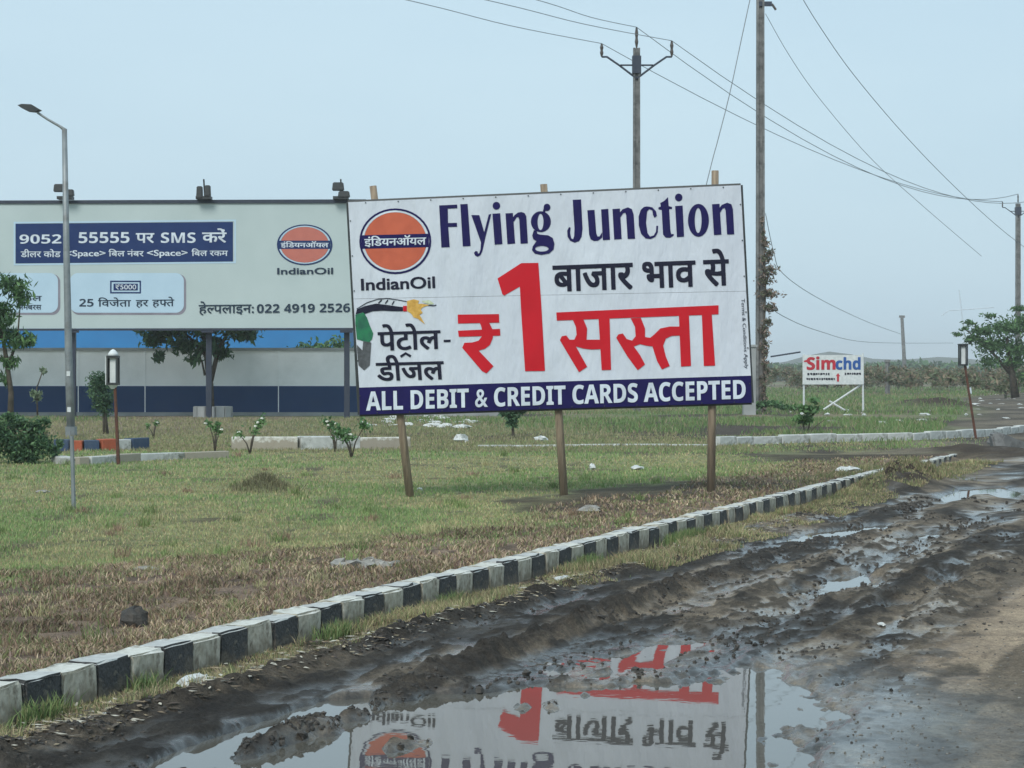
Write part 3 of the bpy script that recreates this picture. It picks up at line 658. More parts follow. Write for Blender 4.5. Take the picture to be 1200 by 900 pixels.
for i, px in enumerate((78, 240, 400)):
    o_ = at(px, 232, DB); fl = MB().box((o_.x, DB - .2, o_.z - .02), (.62, .5, .12)).tube([o_, o_ + Vector((0, -.3, .75))], .035, 5).build('floodlight', M['black_metal'], bb)
    for (dx, dz, sx, sz) in ((( -.24, .38, .42, .32), (.2, .18, .38, .28)) if i == 0 else ((-.16, .2, .26, .5), (.17, .26, .26, .46)) if i == 1 else ((-.1, .44, .5, .34), (.14, .12, .5, .26))):
        MB().box((o_.x + dx, DB - .35, o_.z + dz), (sx, .3, sz), taper=.85).build('lamp_head', M['black_metal'], fl, bevel=.03)
Z8 = zt(0, 250, 4.2857)
pr = Print(BB, .01); pr.poly([(16, 260), (276.5, 257.3), (276.5, 308.5), (16, 311)], [[(18, 262), (274.5, 259.3), (274.5, 306.5), (18, 309)]]); pr.build('white_border', M['bb_pill'], bb)
Print(BB, .01).poly([(18.3, 262.3), (273, 260), (273, 306.6), (18.3, 308.7)]).build('navy_panel', M['bb_navy'], bb)
pr = Print(BB, .02, Z8)
pr.text(sans('9052'), (98, 152), (308, 151), (98, 107), sans('5'), .0)
pr.text(sans('55555'), (395, 149), (650, 148), (395, 95), sans('5'), 0); pr.text('पर', (682, 148), (775, 148), (682, 100), DV, .02)
pr.text(sans('SMS'), (808, 148), (982, 148), (808, 96), sans('S'), 0); pr.text('करें', (1015, 146), (1138, 146), (1015, 97), DV, .02); pr.build('number_lettering', M['ad_lilac'], bb); pr = Print(BB, .02, Z8)
pr.text('डीलर कोड', (104, 220), (305, 220), (104, 192), DV, .015)
pr.text('<Space>', (330, 216), (530, 215), (330, 186), 'S', .02); pr.text('िबल नंबर', (545, 216), (722, 216), (545, 190), DV, .015)
pr.text('<Space>', (738, 214), (942, 213), (738, 184), 'S', .02); pr.text('िबल रकम', (962, 214), (1145, 214), (962, 188), DV, .015)
pr.build('panel_lettering', M['ad_lilac'], bb)
def pill(x0, y0, x1, y1, r=9.5, n_=8):
    pts = []
    for cx, cy, a0 in ((x1 - r, y1 - r, 0), (x0 + r, y1 - r, 90), (x0 + r, y0 + r, 180), (x1 - r, y0 + r, 270)):
        for i in range(n_ + 1):
            a_ = math.radians(a0 + 90 * i / n_); pts.append((cx + r * math.cos(a_), cy + r * math.sin(a_)))
    return pts
for (x0, x1) in ((-70, 68), (82, 215.5)):
    e_ = Print(BB, .008).poly(pill(x0 + 1.5, 321, x1 + 2.6, 369)).build('box_edge', M['bb_pilledge'], bb)
    Print(BB, .02).poly(pill(x0, 320, x1, 366.5)).build('text_box', M['bb_pill'], e_)
pr = Print(BB, .03, Z8)
pr.text(sans('25'), (398, 468), (470, 468), (398, 430), sans('5'), 0)
pr.text('िवजेता', (492, 468), (658, 468), (492, 436), DV, .012); pr.text('हर', (682, 468), (745, 467), (682, 436), DV, .012); pr.text(['ह', ('फ', .72), 'ते'], (765, 467), (875, 466), (765, 434), DV, .012)
pr.build('prize_line_lettering', M['bb_text'], bb); pr = Print(BB, .03, Z8)
pr.text('ोरकल', (50, 440), (210, 440), (50, 415), DV, .012); pr.text('मेमबरस', (92, 484), (208, 484), (92, 460), DV, .012)
pr.build('box_lettering', M['bb_text'], bb); pr = Print(BB, .03, Z8)
pr.poly([(553, 338), (708, 338), (708, 402), (553, 402)], [[(560, 345), (701, 345), (701, 395), (560, 395)]]); pr.poly([(570, 353), (692, 353), (692, 387), (570, 387)], de=.001); pr.build('coupon_print', M['bb_navy'], bb); pr = Print(BB, .03, zt(0, 200, 2.857))
pr.text(['हे', ('ल', .68), 'पलाइन', ':'], (665, 478), (850, 476), (665, 450), DV, .012)
pr.text(sans('022 4919 2526'), (860, 476), (1172, 473), (860, 447), sans('2'), .0); pr.build('helpline_lettering', M['bb_text'], bb); pr = Print(BB, .03, zt(0, 200, 2.857))
pr.text('IndianOil', (928, 347), (1115, 346), (928, 326), 'I', .02)
pr.build('logo_lettering', M['bb_text'], bb)
Print(BB, .04, Z8).text('₹5000', (580, 382), (684, 382), (580, 358), '5', .01).build('prize_lettering', M['ad_lilac'], bb)
roundel(bb, BB, zt(0, 200, 2.857), 1020, 248, 93, 68, 0, M['bb_orange'], M['bb_navy'], M['bb_pill'], M['ad_lilac'], e=.02)

# ------------------------------------------------------------------ boundary wall and blue building
DW = 90.0
def wx(px): return (px - 600) * DW / F
def wz(py): return H - (py - HY) * DW / F
wall = thing('boundary_wall', (wx(440), DW + .15, .03), 'long white boundary wall with broad navy base band and pale coping', 'wall')
xa, xb = wx(-260), wx(600)
def wb(name, z0, z1, th, m, x0=xa, x1=xb, par=wall):
    return MB().box(((x0 + x1) / 2, DW + .15, (z0 + z1) / 2), (x1 - x0, th, z1 - z0)).build(name, m, par)
wb('navy_band', wz(483), wz(452.5), .30, M['wall_navy']); wb('white_render', wz(452.4), wz(411), .26, M['wall_white'])
wb('coping', wz(411), wz(407.6), .36, M['wall_grey']); wb('plinth', -.1, wz(483.2), .5, M['wall_grey'])
for i in range(11):
    x = xa + (xb - xa) * (i + .5) / 11; MB().box((x, DW - .01, (wz(483) + wz(411)) / 2), (.04, .03, wz(411) - wz(483))).build('joint_strip', M['wall_white'], wall)
gpl = thing('gate_pillar', (wx(885), 92, 0), 'grey masonry pillar half hidden between the board edge and the tall pole', 'pillar')
MB().box((wx(884), 92, 1.55), (.55, .5, 3.1)).build('shaft', M['wall_grey'], gpl)
MB().box((wx(884), 92, 3.15), (.68, .62, .1)).build('cap', M['wall_grey'], gpl)
bu = thing('blue_building', (at(150, 440, 125).x, 127, 0), 'low building with bright blue cladding rising behind the white wall', 'building')
z1 = at(0, 372, 125).z
cl = MB(); x0, x1 = at(-420, 0, 125).x, at(409, 0, 125).x
for i in range(0):
    xx = x0 + (x1 - x0) * i / 80; cl.box((xx + .13, 124.97, z1 / 2 + .0), (.06, .06, z1 - .05))
MB().box(((x0 + x1) / 2, 129, z1 / 2), (x1 - x0, 8, z1)).build('cladding', M['wall_blue'], bu); o_ = None
MB().box(((x0 + x1) / 2, 129, z1 + .1), (x1 - x0 + .4, 8.4, .2)).build('roof_edge', M['wall_grey'], bu)

# ------------------------------------------------------------------ near kerb
def stone_mesh(name, l, w_, h_, mats, seed):
    q = random.Random(seed); bm = bmesh.new(); bmesh.ops.create_cube(bm, size=1)
    for v in bm.verts: v.co = Vector((v.co.x * w_, v.co.y * l, v.co.z * h_ + h_ / 2))
    bmesh.ops.bevel(bm, geom=bm.edges[:], offset=.014, segments=2, affect='EDGES')
    bmesh.ops.subdivide_edges(bm, edges=[e for e in bm.edges if e.calc_length() > .15], cuts=2)
    for v in bm.verts: v.co += Vector((q.uniform(-1, 1), q.uniform(-1, 1), q.uniform(-1, 1))) * (.011 if q.random() < .25 else .004)
    me = bpy.data.meshes.new(name); bm.normal_update()
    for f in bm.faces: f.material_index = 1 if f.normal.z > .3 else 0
    bm.to_mesh(me); bm.free()
    for m in mats: me.materials.append(m)
    return me
sw = [stone_mesh('kerb_stone', .366, .21, .30, (M['kerb_side_white'], M['kerb_white']), i) for i in range(6)]
sb = [stone_mesh('kerb_stone', .366, .21, .30, (M['kerb_black'], M['kerb_topgrey']), i + 9) for i in range(6)]
kx, ky = from_st(.105, 0)
kerb = thing('near_kerb', (kx, ky, .0), 'black and white painted kerb running along the muddy road', 'kerb')
ang = math.atan2(U[1], U[0]) - math.pi / 2
i = 0; t_ = -4.0
while t_ < 35.5:
    x, y = from_st(.105 + rnd.uniform(-.005, .005) + .03 * math.sin(t_ * .22), t_)
    o = bpy.data.objects.new('kerb_stone', rnd.choice(sw if i % 2 else sb)); COL.objects.link(o); o.parent = kerb
    o.location = (x - kx, y - ky, -.10 + rnd.uniform(-.007, .006) + (-.012 if rnd.random() < .10 else 0) + (-.05 if t_ > 27 else 0)); o.rotation_euler = (rnd.uniform(-.008, .008), rnd.uniform(-.018, .016), ang + rnd.uniform(-.009, .009))
    t_ += .366; i += 1

# far kerbs
def kerb_line(name, label, pts, h_, l, mats, w_=.2, off=0, group=None):
    """pts: base pixels left to right"""
    W = [gp(x, y, .05) for x, y in pts]; root = thing(name, W[0], label, 'kerb', group)
    k = 0
    for a_, b_ in zip(W[:-1], W[1:]):
        Lg = (b_ - a_).length; n_ = max(1, round(Lg / l)); d = (b_ - a_).normalized()
        for i in range(n_):
            c_ = a_ + (b_ - a_) * ((i + .5) / n_); hh = h_ * rnd.uniform(.9, 1.05)
            me = bpy.data.meshes.new('kerb_stone'); bm = bmesh.new(); bmesh.ops.create_cube(bm, size=1)
            for v in bm.verts: v.co = Vector((v.co.x * (Lg / n_ - .012), v.co.y * w_, v.co.z * (hh + .1) + (hh - .1) / 2))
            bmesh.ops.bevel(bm, geom=bm.edges[:], offset=.015, segments=1, affect='EDGES'); bm.to_mesh(me); bm.free(); me.materials.append(mats[k % len(mats)])
            o = bpy.data.objects.new('kerb_stone', me); COL.objects.link(o); o.parent = root
            o.location = c_ - W[0] + Vector((0, 0, hz(c_.x, c_.y) - .05)); o.rotation_euler = (rnd.uniform(-.03, .03), rnd.uniform(-.01, .01), math.atan2(d.y, d.x)); k += 1
    return root
kerb_line('far_kerb', 'pale concrete kerb curving away beyond the far verge at the right', [(840, 522), (880, 520.5), (947, 519), (1067, 516.5), (1141, 512.5), (1200, 507), (1300, 500), (1400, 495)], .22, .9, [M['kerb_far']])
kerb_line('low_kerb', 'thin half buried kerb edge behind the board posts', [(560, 523.5), (680, 523), (835, 522.5)], .05, 1.0, [M['kerb_far']])
kerb_line('block_kerb', 'raised pale concrete edging block behind the flowering saplings', [(272, 527.5), (350, 527.5), (420, 526.5), (480, 526)], .31, 1.6, [M['kerb_white'], M['kerb_far']], .35)
kerb_line('path_kerb', 'low grey kerb behind the left lantern post', [(67, 543), (88, 545.5), (101, 545), (160, 541), (265, 537.5)], .16, 1.1, [M['kerb_far'], M['kerb_white']], .25)
kerb_line('painted_kerb', 'short kerb painted orange and blue behind the tall lamp post', [(66, 529), (84, 529.2), (98, 529.2), (116, 529), (134, 528.5), (150, 528), (170, 527)], .27, 5, [M['paint_blue'], M['paint_orange'], M['paint_blue'], M['paint_orange'], M['kerb_far'], M['paint_blue']], .3)

# ------------------------------------------------------------------ poles and wires
def hsect(mb, x, y, z0, z1, w0, w1):      # prestressed concrete pole: two flanges and a recessed web
    for sgn in (-1, 1):
        vs = []
        for z, w_ in ((z0, w0), (z1, w1)):
            for dx, dy in ((.5, -.45), (.5, .45), (.24, .45), (.24, -.45)): vs.append((x + sgn * dx * w_, y + dy * w_, z))
        f = [(0, 1, 2, 3), (7, 6, 5, 4), (0, 4, 5, 1), (1, 5, 6, 2), (2, 6, 7, 3), (3, 7, 4, 0)]
        mb.add(vs, f if sgn < 0 else [tuple(reversed(q)) for q in f])
    mb.box((x, y, (z0 + z1) / 2), (w0 * .5, w0 * .3, z1 - z0 - .002))
    return mb
def line_pole(d, px, top, base_z, w0, w1, label, group, arm_px, arm_dy=(55, 98)):
    x = at(px, 0, d).x; zt_ = at(px, top, d).z; k = d / F
    r = thing('utility_pole', (x, d, base_z), label, 'utility pole', group)
    body = hsect(MB(), x, d, base_z - .1, zt_ - arm_px * .62 * k, w0, w1).build('pole', M['concrete'], r)
    zc = lambda f: zt_ - f * arm_px * k           # f in units of the half span
    a_ = MB()
    for sgn in (-1, 1):
        a_.tube([(x, d - .12, zc(1.50)), (x + sgn * arm_px * .5 * k, d - .12, zc(1.12)), (x + sgn * arm_px * .85 * k, d - .12, zc(.88)), (x + sgn * arm_px * k, d - .12, zc(.88))], .05, 6)
    a_.tube([(x - arm_px * .47 * k, d - .16, zc(1.12)), (x + arm_px * .47 * k, d - .16, zc(1.12))], .045, 6)
    a_.build('crossarm', M['dark_steel'], r)
    MB().box((x, d, zc(1.1)), (w1 * 1.3, w1 * 1.3, .25 * arm_px * k * 2)).build('clamp', M['dark_steel'], r)
    tips = []
    for sx, f0, f1 in ((-1, .88, .5), (1, .88, .42), (0, .62, .02)):
        xx = x + sx * arm_px * k; za, zb = zc(f0), zc(f1)
        MB().tube([(xx, d - .12 * abs(sx), za), (xx, d - .12 * abs(sx), za + (zb - za) * .3), (xx, d - .12 * abs(sx), za + (zb - za) * .5), (xx, d - .12 * abs(sx), za + (zb - za) * .7), (xx, d - .12 * abs(sx), zb)], [.035, .09, .06, .09, .04], 8).build('insulator', M['insul'], r)
        tips.append(Vector((xx, d - .12 * abs(sx), zb)))
    return tips
tA = line_pole(100, 746, 31, 0.03, .38, .33, 'concrete pole with steel crossarm rising behind the price board', 'power line poles', 41)
tB = line_pole(230, 1193, 227, 0.0, .56, .48, 'distant power pole with crossarm above the tree at the right edge', 'power line poles', 18.5)
D3 = 100.0
x = at(891, 0, D3).x; z3 = at(0, 481, D3).z
bp = thing('tall_pole', (x, D3, .03), 'tallest weathered concrete pole right of the board with dry creeper on it', 'utility pole', None)
ztop = at(0, -14, D3).z
hsect(MB(), x, D3, -.1, ztop, .44, .36).build('pole', M['concrete'], bp)
MB().box((x + .2, D3 - .1, at(0, 5, D3).z), (.7, .12, .22)).build('bracket', M['dark_steel'], bp)
MB().tube([(x + .55, D3 - .1, at(0, 5, D3).z), (x + .75, D3 - .1, at(0, 12, D3).z)], .06, 6).build('shackle', M['insul'], bp)

def wire(pts, r, label, group, smooth_n=6, name='overhead_wire'):
    P = [Vector(p_) for p_ in pts]; out = []
    if len(P) > 2 and not isinstance(r, list):
        for i in range(len(P) - 1):
            p0, p1, p2, p3 = P[max(i - 1, 0)], P[i], P[i + 1], P[min(i + 2, len(P) - 1)]
            for k in range(smooth_n):
                t = k / smooth_n
                out.append(.5 * ((2 * p1) + (p2 - p0) * t + (2 * p0 - 5 * p1 + 4 * p2 - p3) * t * t + (3 * p1 - p0 - 3 * p2 + p3) * t ** 3))
        out.append(P[-1])
    else: out = P
    c_ = out[0].copy(); o = MB().tube(out, r, 5).build(name, M['wire'], origin=c_, smooth=True)
    return tag(o, label, 'wire', group)
def sagw(a_, b_, sag, n_=16): return [a_ + (b_ - a_) * (i / n_) - Vector((0, 0, sag * 4 * (i / n_) * (1 - i / n_))) for i in range(n_ + 1)]
G1 = 'wires between the two crossarm poles'
for tip, tb, sg, lb in ((tA[0], tB[0], 1.9, 'lowest overhead wire from the left insulator towards the far pole'), (tA[1], tB[1], 2.9, 'overhead wire from the right insulator towards the far pole'), (tA[2], tB[2], 3.4, 'overhead wire from the pole-top insulator towards the far pole')):
    wire(sagw(tip, tb, sg), [.018 + .020 * i / 16 for i in range(17)], lb, G1, 2)
G2 = 'wires running to the upper left'
for tip, ex, lb in ((tA[0], (490, 3), 'longest wire leaving the left insulator for the top left sky'), (tA[1], (583, 3), 'wire from the right insulator up to the top edge of the sky'), (tA[2], (640, 3), 'short wire from the pole-top insulator to the top edge')):
    tp = (F * tip.x / tip.y + 600, HY - (tip.z - H) * F / tip.y); q = [tip]
    for f, d in ((.5, 93), (1.0, 87), (2.2, 76), (4, 64)): q.append(at(tp[0] + (ex[0] - tp[0]) * f, tp[1] + (ex[1] - tp[1]) * f + 3.0 * math.sin(min(f, 1) * math.pi), d))
    wire(q, .018, lb, G2, 5)
wire([at(938, -6, 90), at(960, 30, 92), at(1000, 87, 96), at(1060, 158, 102), at(1120, 220, 110), at(1180, 274, 120), at(1240, 318, 130)], .016, 'thick wire sweeping from the top edge down to the right edge', None)
wire([at(897, 16, D3), at(925, 65, 102), at(960, 115, 105), at(1020, 185, 110), at(1080, 240, 118), at(1150, 300, 130)], .014, 'thin wire falling from the top of the tall pole to the right', None)
wire([at(880, -6, D3), at(869, 45, D3), at(855, 110, D3), at(841, 165, D3), at(828, 215, D3), at(764, 478, D3)], .024, 'stay wire slanting down left from the tall pole', None, name='stay_wire')
wire([at(897, 250, D3), at(907, 297, 102), at(918, 321, 106), at(960, 350, 120), at(1016, 377, 150), at(1057, 392, 180)], .018, 'faint drooping service wire low beside the tall pole', None)
wire([at(896, 352, D3), at(915, 369, 102), at(960, 388, 120), at(1018, 401, 150), at(1117, 402, 190)], .018, 'lowest faint wire just above the distant tree line', None)
fp = thing('distant_pole', gp(1059, 450, 0), 'bare grey pole standing far off behind the small sign', 'pole')
dfp = fp.location.y; MB().tube([gp(1061, 450, 0), at(1059, 410, dfp), at(1057, 372, dfp)], [.5, .4, .35], 7).build('shaft', M['concrete'], fp)
MB().box(at(1057, 371, dfp), (1.2, .4, .5)).build('cap', M['concrete'], fp)
cp = thing('fence_post', gp(1040, 462, 0), 'short concrete fence post in the scrub right of the small sign', 'post')
d_ = cp.location.y; MB().tube([gp(1040, 462, 0), at(1040, 424, d_)], [.26, .22], 4).build('shaft', M['concrete'], cp)
MB().box(at(1040, 423, d_), (.5, .5, .25)).build('cap', M['concrete'], cp)
fm = thing('distant_mast', gp(1136, 462, 0), 'very faint slanting mast beyond the right tree', 'mast')
d_ = 190; MB().tube([at(1138, 462, d_), at(1124, 340, d_)], [.09, .05], 5).build('shaft', M['ad_lilac'], fm)
MB().tube([at(1103, 370, d_), at(1112, 364, d_), at(1140, 362, d_), at(1165, 360, d_)], .045, 5).build('arm', M['ad_lilac'], fm)

# tall lamp post
dl = 59.0; b_ = gp(83.5, 512, .05)
lp = thing('street_lamp', b_, 'tall grey street lamp with single arm leaning over the billboard', 'street lamp')
MB().tube([at(83.5, 514, dl), at(81, 440, dl), at(78, 300, dl), at(75.5, 151, dl)], [.125, .115, .095, .075], 8).build('pole', M['galv'], lp, smooth=True)
MB().tube([at(83.5, 513, dl), at(83.3, 500, dl)], .17, 8).build('base_collar', M['galv'], lp)
MB().tube([at(75.5, 152, dl), at(70, 148, dl), at(56, 140, dl), at(44, 132, dl)], [.06, .045, .04, .04], 6).build('arm', M['galv'], lp)
h_ = MB(); q = [at(22, 124, dl), at(27, 122.5, dl), at(38, 123, dl), at(48, 129, dl), at(42, 131.5, dl), at(33, 130.5, dl), at(26, 127, dl)]
h_.add([v + Vector((0, -.16, 0)) for v in q] + [v + Vector((0, .16, 0)) for v in q], [tuple(range(7)), tuple(range(13, 6, -1))] + [(i, i + 7, (i + 1) % 7 + 7, (i + 1) % 7) for i in range(7)])
h_.build('lamp_head', M['black_metal'], lp)
MB().box(at(79.5, 233, dl) + Vector((0, -.1, 0)), (.2, .04, .28)).build('tag_plate', M['white_paint'], lp) if False else None
for py in (438, 480): MB().box(at(82.0 if py > 450 else 81.2, py, dl) + Vector((0, -.12, 0)), (.1, .03, .14)).build('sticker', M['white_paint'], lp)
sk = thing('stake', gp(86, 598, .07), 'thin grey stake standing in the lawn in front of the street lamp', 'stake')
ds = sk.location.y; MB().tube([at(86.5, 601, ds), at(85.5, 560, ds), at(84, 511, ds)], [.03, .027, .027], 6).build('rod', M['galv'], sk)

def lantern(px, bpy_, toppx, toppy, d, label, white, w_):
    r = thing('lantern_post', gp(px, bpy_, .05), label, 'lantern', 'lantern posts on the verge'); k = d / F
    head = 34 * w_; bt = at(toppx + 2, toppy + head + 4, d)
    MB().tube([at(px, bpy_ + 2, d), bt], [.038, .03], 7).build('post', M['rust'], r)
    c_ = at(toppx, toppy + 6 + head / 2, d); hw = 6.5 * w_ * k; hh = head / 2 * k
    fr = MB()
    for sx in (-1, 1):
        for sy in (-1, 1): fr.box(c_ + Vector((sx * hw * .88, sy * hw * .88, 0)), (hw * .3, hw * .3, hh * 2))
    for sz in (-1, 1): fr.box(c_ + Vector((0, 0, sz * hh * .93)), (hw * 2.1, hw * 2.1, hh * .16))
    fr.build('lantern_frame', M['black_metal'], r)
    MB().box(c_, (hw * 1.0, hw * 1.0, hh * 1.7), taper=1).build('glass', M['white_paint'], r)
    top = c_ + Vector((0, 0, hh))
    if white:
        MB().tube([top, top + Vector((0, 0, hw * .5)), top + Vector((0, 0, hw * 1.0)), top + Vector((0, 0, hw * 1.2))], [hw * 1.05, hw * .85, hw * .45, hw * .1], 10).build('dome', M['white_paint'], r, smooth=True)
        MB().tube([c_ - Vector((0, 0, hh * 1.28)), c_ - Vector((0, 0, hh))], [hw * .4, hw * .95], 8).build('collar', M['white_paint'], r)
        MB().box(c_ + Vector((-hw * 1.12, 0, 0)), (hw * .16, hw * 2.0, hh * 2)).build('side_plate', M['white_paint'], r)
    else:
        MB().box(top + Vector((0, 0, hw * .12)), (hw * 2.3, hw * 2.3, hw * .2)).build('cap', M['black_metal'], r)
    return r
lantern(139, 545, 132.5, 411, 40.5, 'lantern post with white domed head beside the round dark shrub', True, 1.0)
lantern(1144, 514, 1128.5, 398, 57, 'leaning rusty lantern post with dark open head near the right edge', False, .72)

# ------------------------------------------------------------------ small sign at the right
DS = 99.0; SP = Plane(DS)
sg = thing('roadside_sign', gp(976, 483, .05), 'small white sign with red and blue lettering on a white frame', 'sign')
panel(MB(), SP, [(940.5, 416), (1012, 416), (1012, 450.5), (940.5, 450.5)], 0, .08).build('face_panel', M['white_paint'], sg)
for a_, b_ in (((942, 415), (942, 484)), ((1011, 414), (1011.5, 484))): MB().tube([SP.p(*a_, -.1), SP.p(*b_, -.1)], .05, 6).build('leg', M['white_paint'], sg)
for a_, b_ in (((1009, 451), (965, 480)), ((972, 470), (997, 485))): MB().tube([SP.p(*a_, -.15), SP.p(*b_, -.15)], .05, 6).build('brace', M['white_paint'], sg)
MB().tube([SP.p(903, 418, -.3), SP.p(938, 412.5, -.3)], .04, 5).build('top_rail', M['dark_steel'], sg)
Z7 = zt(880, 380, 3.75)
pr = Print(SP, .012, Z7); pr.text(sans('Sim'), (245, 200), (372, 199), (245, 145), sans('S'), .02)
pr.poly([(233, 160), (250, 155), (250, 166), (233, 166)])
pr.brk().poly([(383, 214), (392, 228), (387, 228), (387, 252), (378, 252), (378, 228), (373, 228)]); pr.build('red_lettering', M['red_paint'], sg)
Print(SP, .014, Z7).text(sans('chd'), (372, 199), (482, 199), (372, 145), sans('h'), .02).build('blue_lettering', M['blue_paint'], sg)
pr = Print(SP, .012, Z7)
q = random.Random(5)
for x0, x1, y in ((248, 340, 214), (412, 480, 213), (244, 365, 236)):
    x = x0; pr.brk()
    while x < x1:
        w_ = q.uniform(5, 11); pr.poly([(x, y), (x + w_, y), (x + w_, y + q.uniform(7, 11)), (x, y + q.uniform(6, 11))], de=0); x += w_ + q.uniform(1.5, 4)
pr.build('small_print', M['ad_dark'], sg)

# ------------------------------------------------------------------ vegetation tools
def leaves(centres, n, size, cols, seed, droop=.3, aspect=2.2, shell=.55):
    R = np.random.RandomState(seed); cs = np.array([c_[0] for c_ in centres], float); rs = np.array([c_[1] for c_ in centres], float)
    wts = np.prod(rs, 1) ** .66; wts /= wts.sum(); k = R.choice(len(cs), n, p=wts)
    v = R.normal(size=(n, 3)); v /= np.linalg.norm(v, axis=1)[:, None]; rad = (shell + (1 - shell) * R.rand(n)) ** 1.0
    rad *= np.where(R.rand(n) < .25, R.rand(n), 1)
    # clumpy: pull directions toward random tufts
    nt_ = max(6, n // 60); tv = R.normal(size=(nt_, 3)); tv /= np.linalg.norm(tv, axis=1)[:, None]; ti = R.randint(nt_, size=n)
    v = v * .45 + tv[ti] * .75; rad *= (.72 + .4 * R.rand(nt_))[ti]
    P = cs[k] + v * rad[:, None] * rs[k]
    d = R.normal(size=(n, 3)); d[:, 2] -= droop; d /= np.linalg.norm(d, axis=1)[:, None]
    e = np.cross(d, R.normal(size=(n, 3))); e /= np.linalg.norm(e, axis=1)[:, None]
    s_ = size * (.6 + .8 * R.rand(n))[:, None]
    V = np.stack([P - d * s_, P + e * s_ / aspect, P + d * s_, P - e * s_ / aspect], 1).reshape(-1, 3)
    cols = np.array(cols, float); tone = R.randint(len(cols), size=nt_)[ti]; cc = cols[tone] * (.75 + .5 * R.rand(n))[:, None]
    return V, np.arange(4 * n).reshape(-1, 4), np.repeat(cc, 4, 0)
def plant(name, base, label, cat, blobs, n, size, cols, seed, trunk=None, group=None, droop=.3, foliage='crown', aspect=2.2, shell=.55, trunkmat=None):
    r = thing(name, base, label, cat, group)
    V, Fq, cc = leaves(blobs, n, size, cols, seed, droop, aspect, shell)
    np_mesh(foliage, V, Fq, M['foliage'], cc, r)
    if trunk:
        mb = MB()
        for pts, rad in trunk: mb.tube(pts, rad, 7)
        mb.build('trunk' if cat == 'tree' else 'stem', trunkmat or M['bark'], r, smooth=True)
    return r
GR = [(.035, .075, .03), (.05, .10, .04), (.03, .06, .03), (.065, .12, .045)]
GD = [(.028, .06, .034), (.04, .08, .042), (.024, .052, .03), (.055, .10, .05)]
GB = [(.06, .12, .045), (.085, .15, .06), (.045, .095, .04)]
def ab(px, py, d, rx, rz_, ry=None): return (tuple(at(px, py, d)), (rx * d / F, (ry or rx) * d / F, rz_ * d / F))

# left edge tree
d = 52
plant('feathery_tree', gp(10, 500, .05), 'thin feathery tree at the left edge in front of the billboard', 'tree',
      [ab(8, 335, d, 30, 14), ab(24, 350, d, 16, 14), ab(0, 370, d, 26, 22), ab(14, 398, d, 30, 14), ab(34, 402, d, 12, 8), ab(-25, 350, d, 30, 25), ab(-20, 395, d, 30, 20), ab(10, 425, d, 16, 9), ab(4, 445, d, 9, 10)],
      2600, .10, GR, 1, [([at(12, 500, d), at(13, 460, d), at(8, 425, d), at(2, 385, d), at(-2, 345, d)], [.09, .07, .06, .045, .02]), ([at(9, 430, d), at(20, 400, d), at(24, 355, d)], [.045, .03, .012]), ([at(4, 400, d), at(-20, 370, d)], [.04, .015])], droop=1.0, aspect=3.5)
# tree between billboard and wall
d = 87.5
plant('spreading_tree', (at(247, 0, d).x, d, .05), 'dark tree with drooping branches spreading under the billboard edge', 'tree',
      [ab(235, 375, d, 40, 22), ab(280, 385, d, 30, 14), ab(190, 388, d, 34, 14), ab(215, 405, d, 20, 12), ab(180, 400, d, 16, 9), ab(248, 405, d, 22, 14), ab(290, 393, d, 16, 7), ab(186, 418, d, 8, 9), ab(262, 415, d, 12, 8), ab(228, 420, d, 12, 8), ab(240, 340, d, 45, 22)],
      5200, .17, GD + [(.05, .09, .045)], 2, [([at(247, 484, d), at(246, 450, d), at(242, 415, d), at(236, 370, d)], [.17, .15, .12, .06]), ([at(246, 450, d), at(256, 410, d), at(275, 375, d)], [.12, .09, .04]), ([at(242, 418, d), at(222, 395, d), at(200, 382, d)], [.08, .06, .03]), ([at(240, 440, d), at(237, 425, d), at(230, 410, d)], [.05, .04, .02])], droop=.9, aspect=3)
pl = thing('tree_planter', (at(248, 0, 86.5).x, 86.6, .05), 'low grey masonry ring around the foot of the spreading tree', 'planter')
for k in range(12):
    a_ = k * math.pi / 6; MB().box((pl.location.x + .72 * math.cos(a_), 86.9 + .72 * math.sin(a_), .26), (.38, .2, .5), rz=a_ + math.pi / 2).build('stone', M['wall_grey'], pl, bevel=.02)
# bush between wall and building
plant('wall_top_bush', (at(368, 0, 110).x, 110, 0), 'hazy green bush showing above the wall against the blue cladding', 'bush', [ab(368, 412, 110, 32, 14), ab(395, 408, 110, 20, 16), ab(345, 418, 110, 20, 12), ab(380, 430, 110, 35, 25)], 1800, .16, GR, 3, foliage='foliage')
# round shrub
d = 62
plant('round_shrub', gp(121, 508, .05), 'clipped round dark shrub on a stem next to the left lantern', 'shrub', [ab(119, 458, d, 18, 22), ab(121, 475, d, 13, 15), ab(117, 447, d, 14, 13)], 3200, .045, GD, 4, [([at(126, 510, d), at(124, 488, d), at(120, 465, d)], [.05, .04, .03]), ([at(122, 510, d), at(121, 480, d)], [.04, .03])], foliage='foliage', shell=.7, droop=.2)
# left bush
d = 41
plant('leafy_bush', gp(28, 545, .05), 'dense broad green bush on the lawn at the left edge', 'bush', [ab(20, 520, d, 30, 22), ab(45, 518, d, 22, 18), ab(0, 508, d, 26, 22), ab(40, 500, d, 18, 12), ab(62, 528, d, 11, 10), ab(10, 488, d, 10, 6), ab(52, 494, d, 9, 6), ab(70, 520, d, 6, 8), ab(-20, 520, d, 30, 26), ab(30, 534, d, 30, 10), ab(20, 495, d, 18, 10)], 7500, .045, GD + [(.05, .095, .04), (.06, .11, .05)], 5, [([at(20, 546, d), at(25, 520, d)], [.04, .02]), ([at(30, 546, d), at(45, 515, d)], [.035, .02])], foliage='foliage', shell=.45)
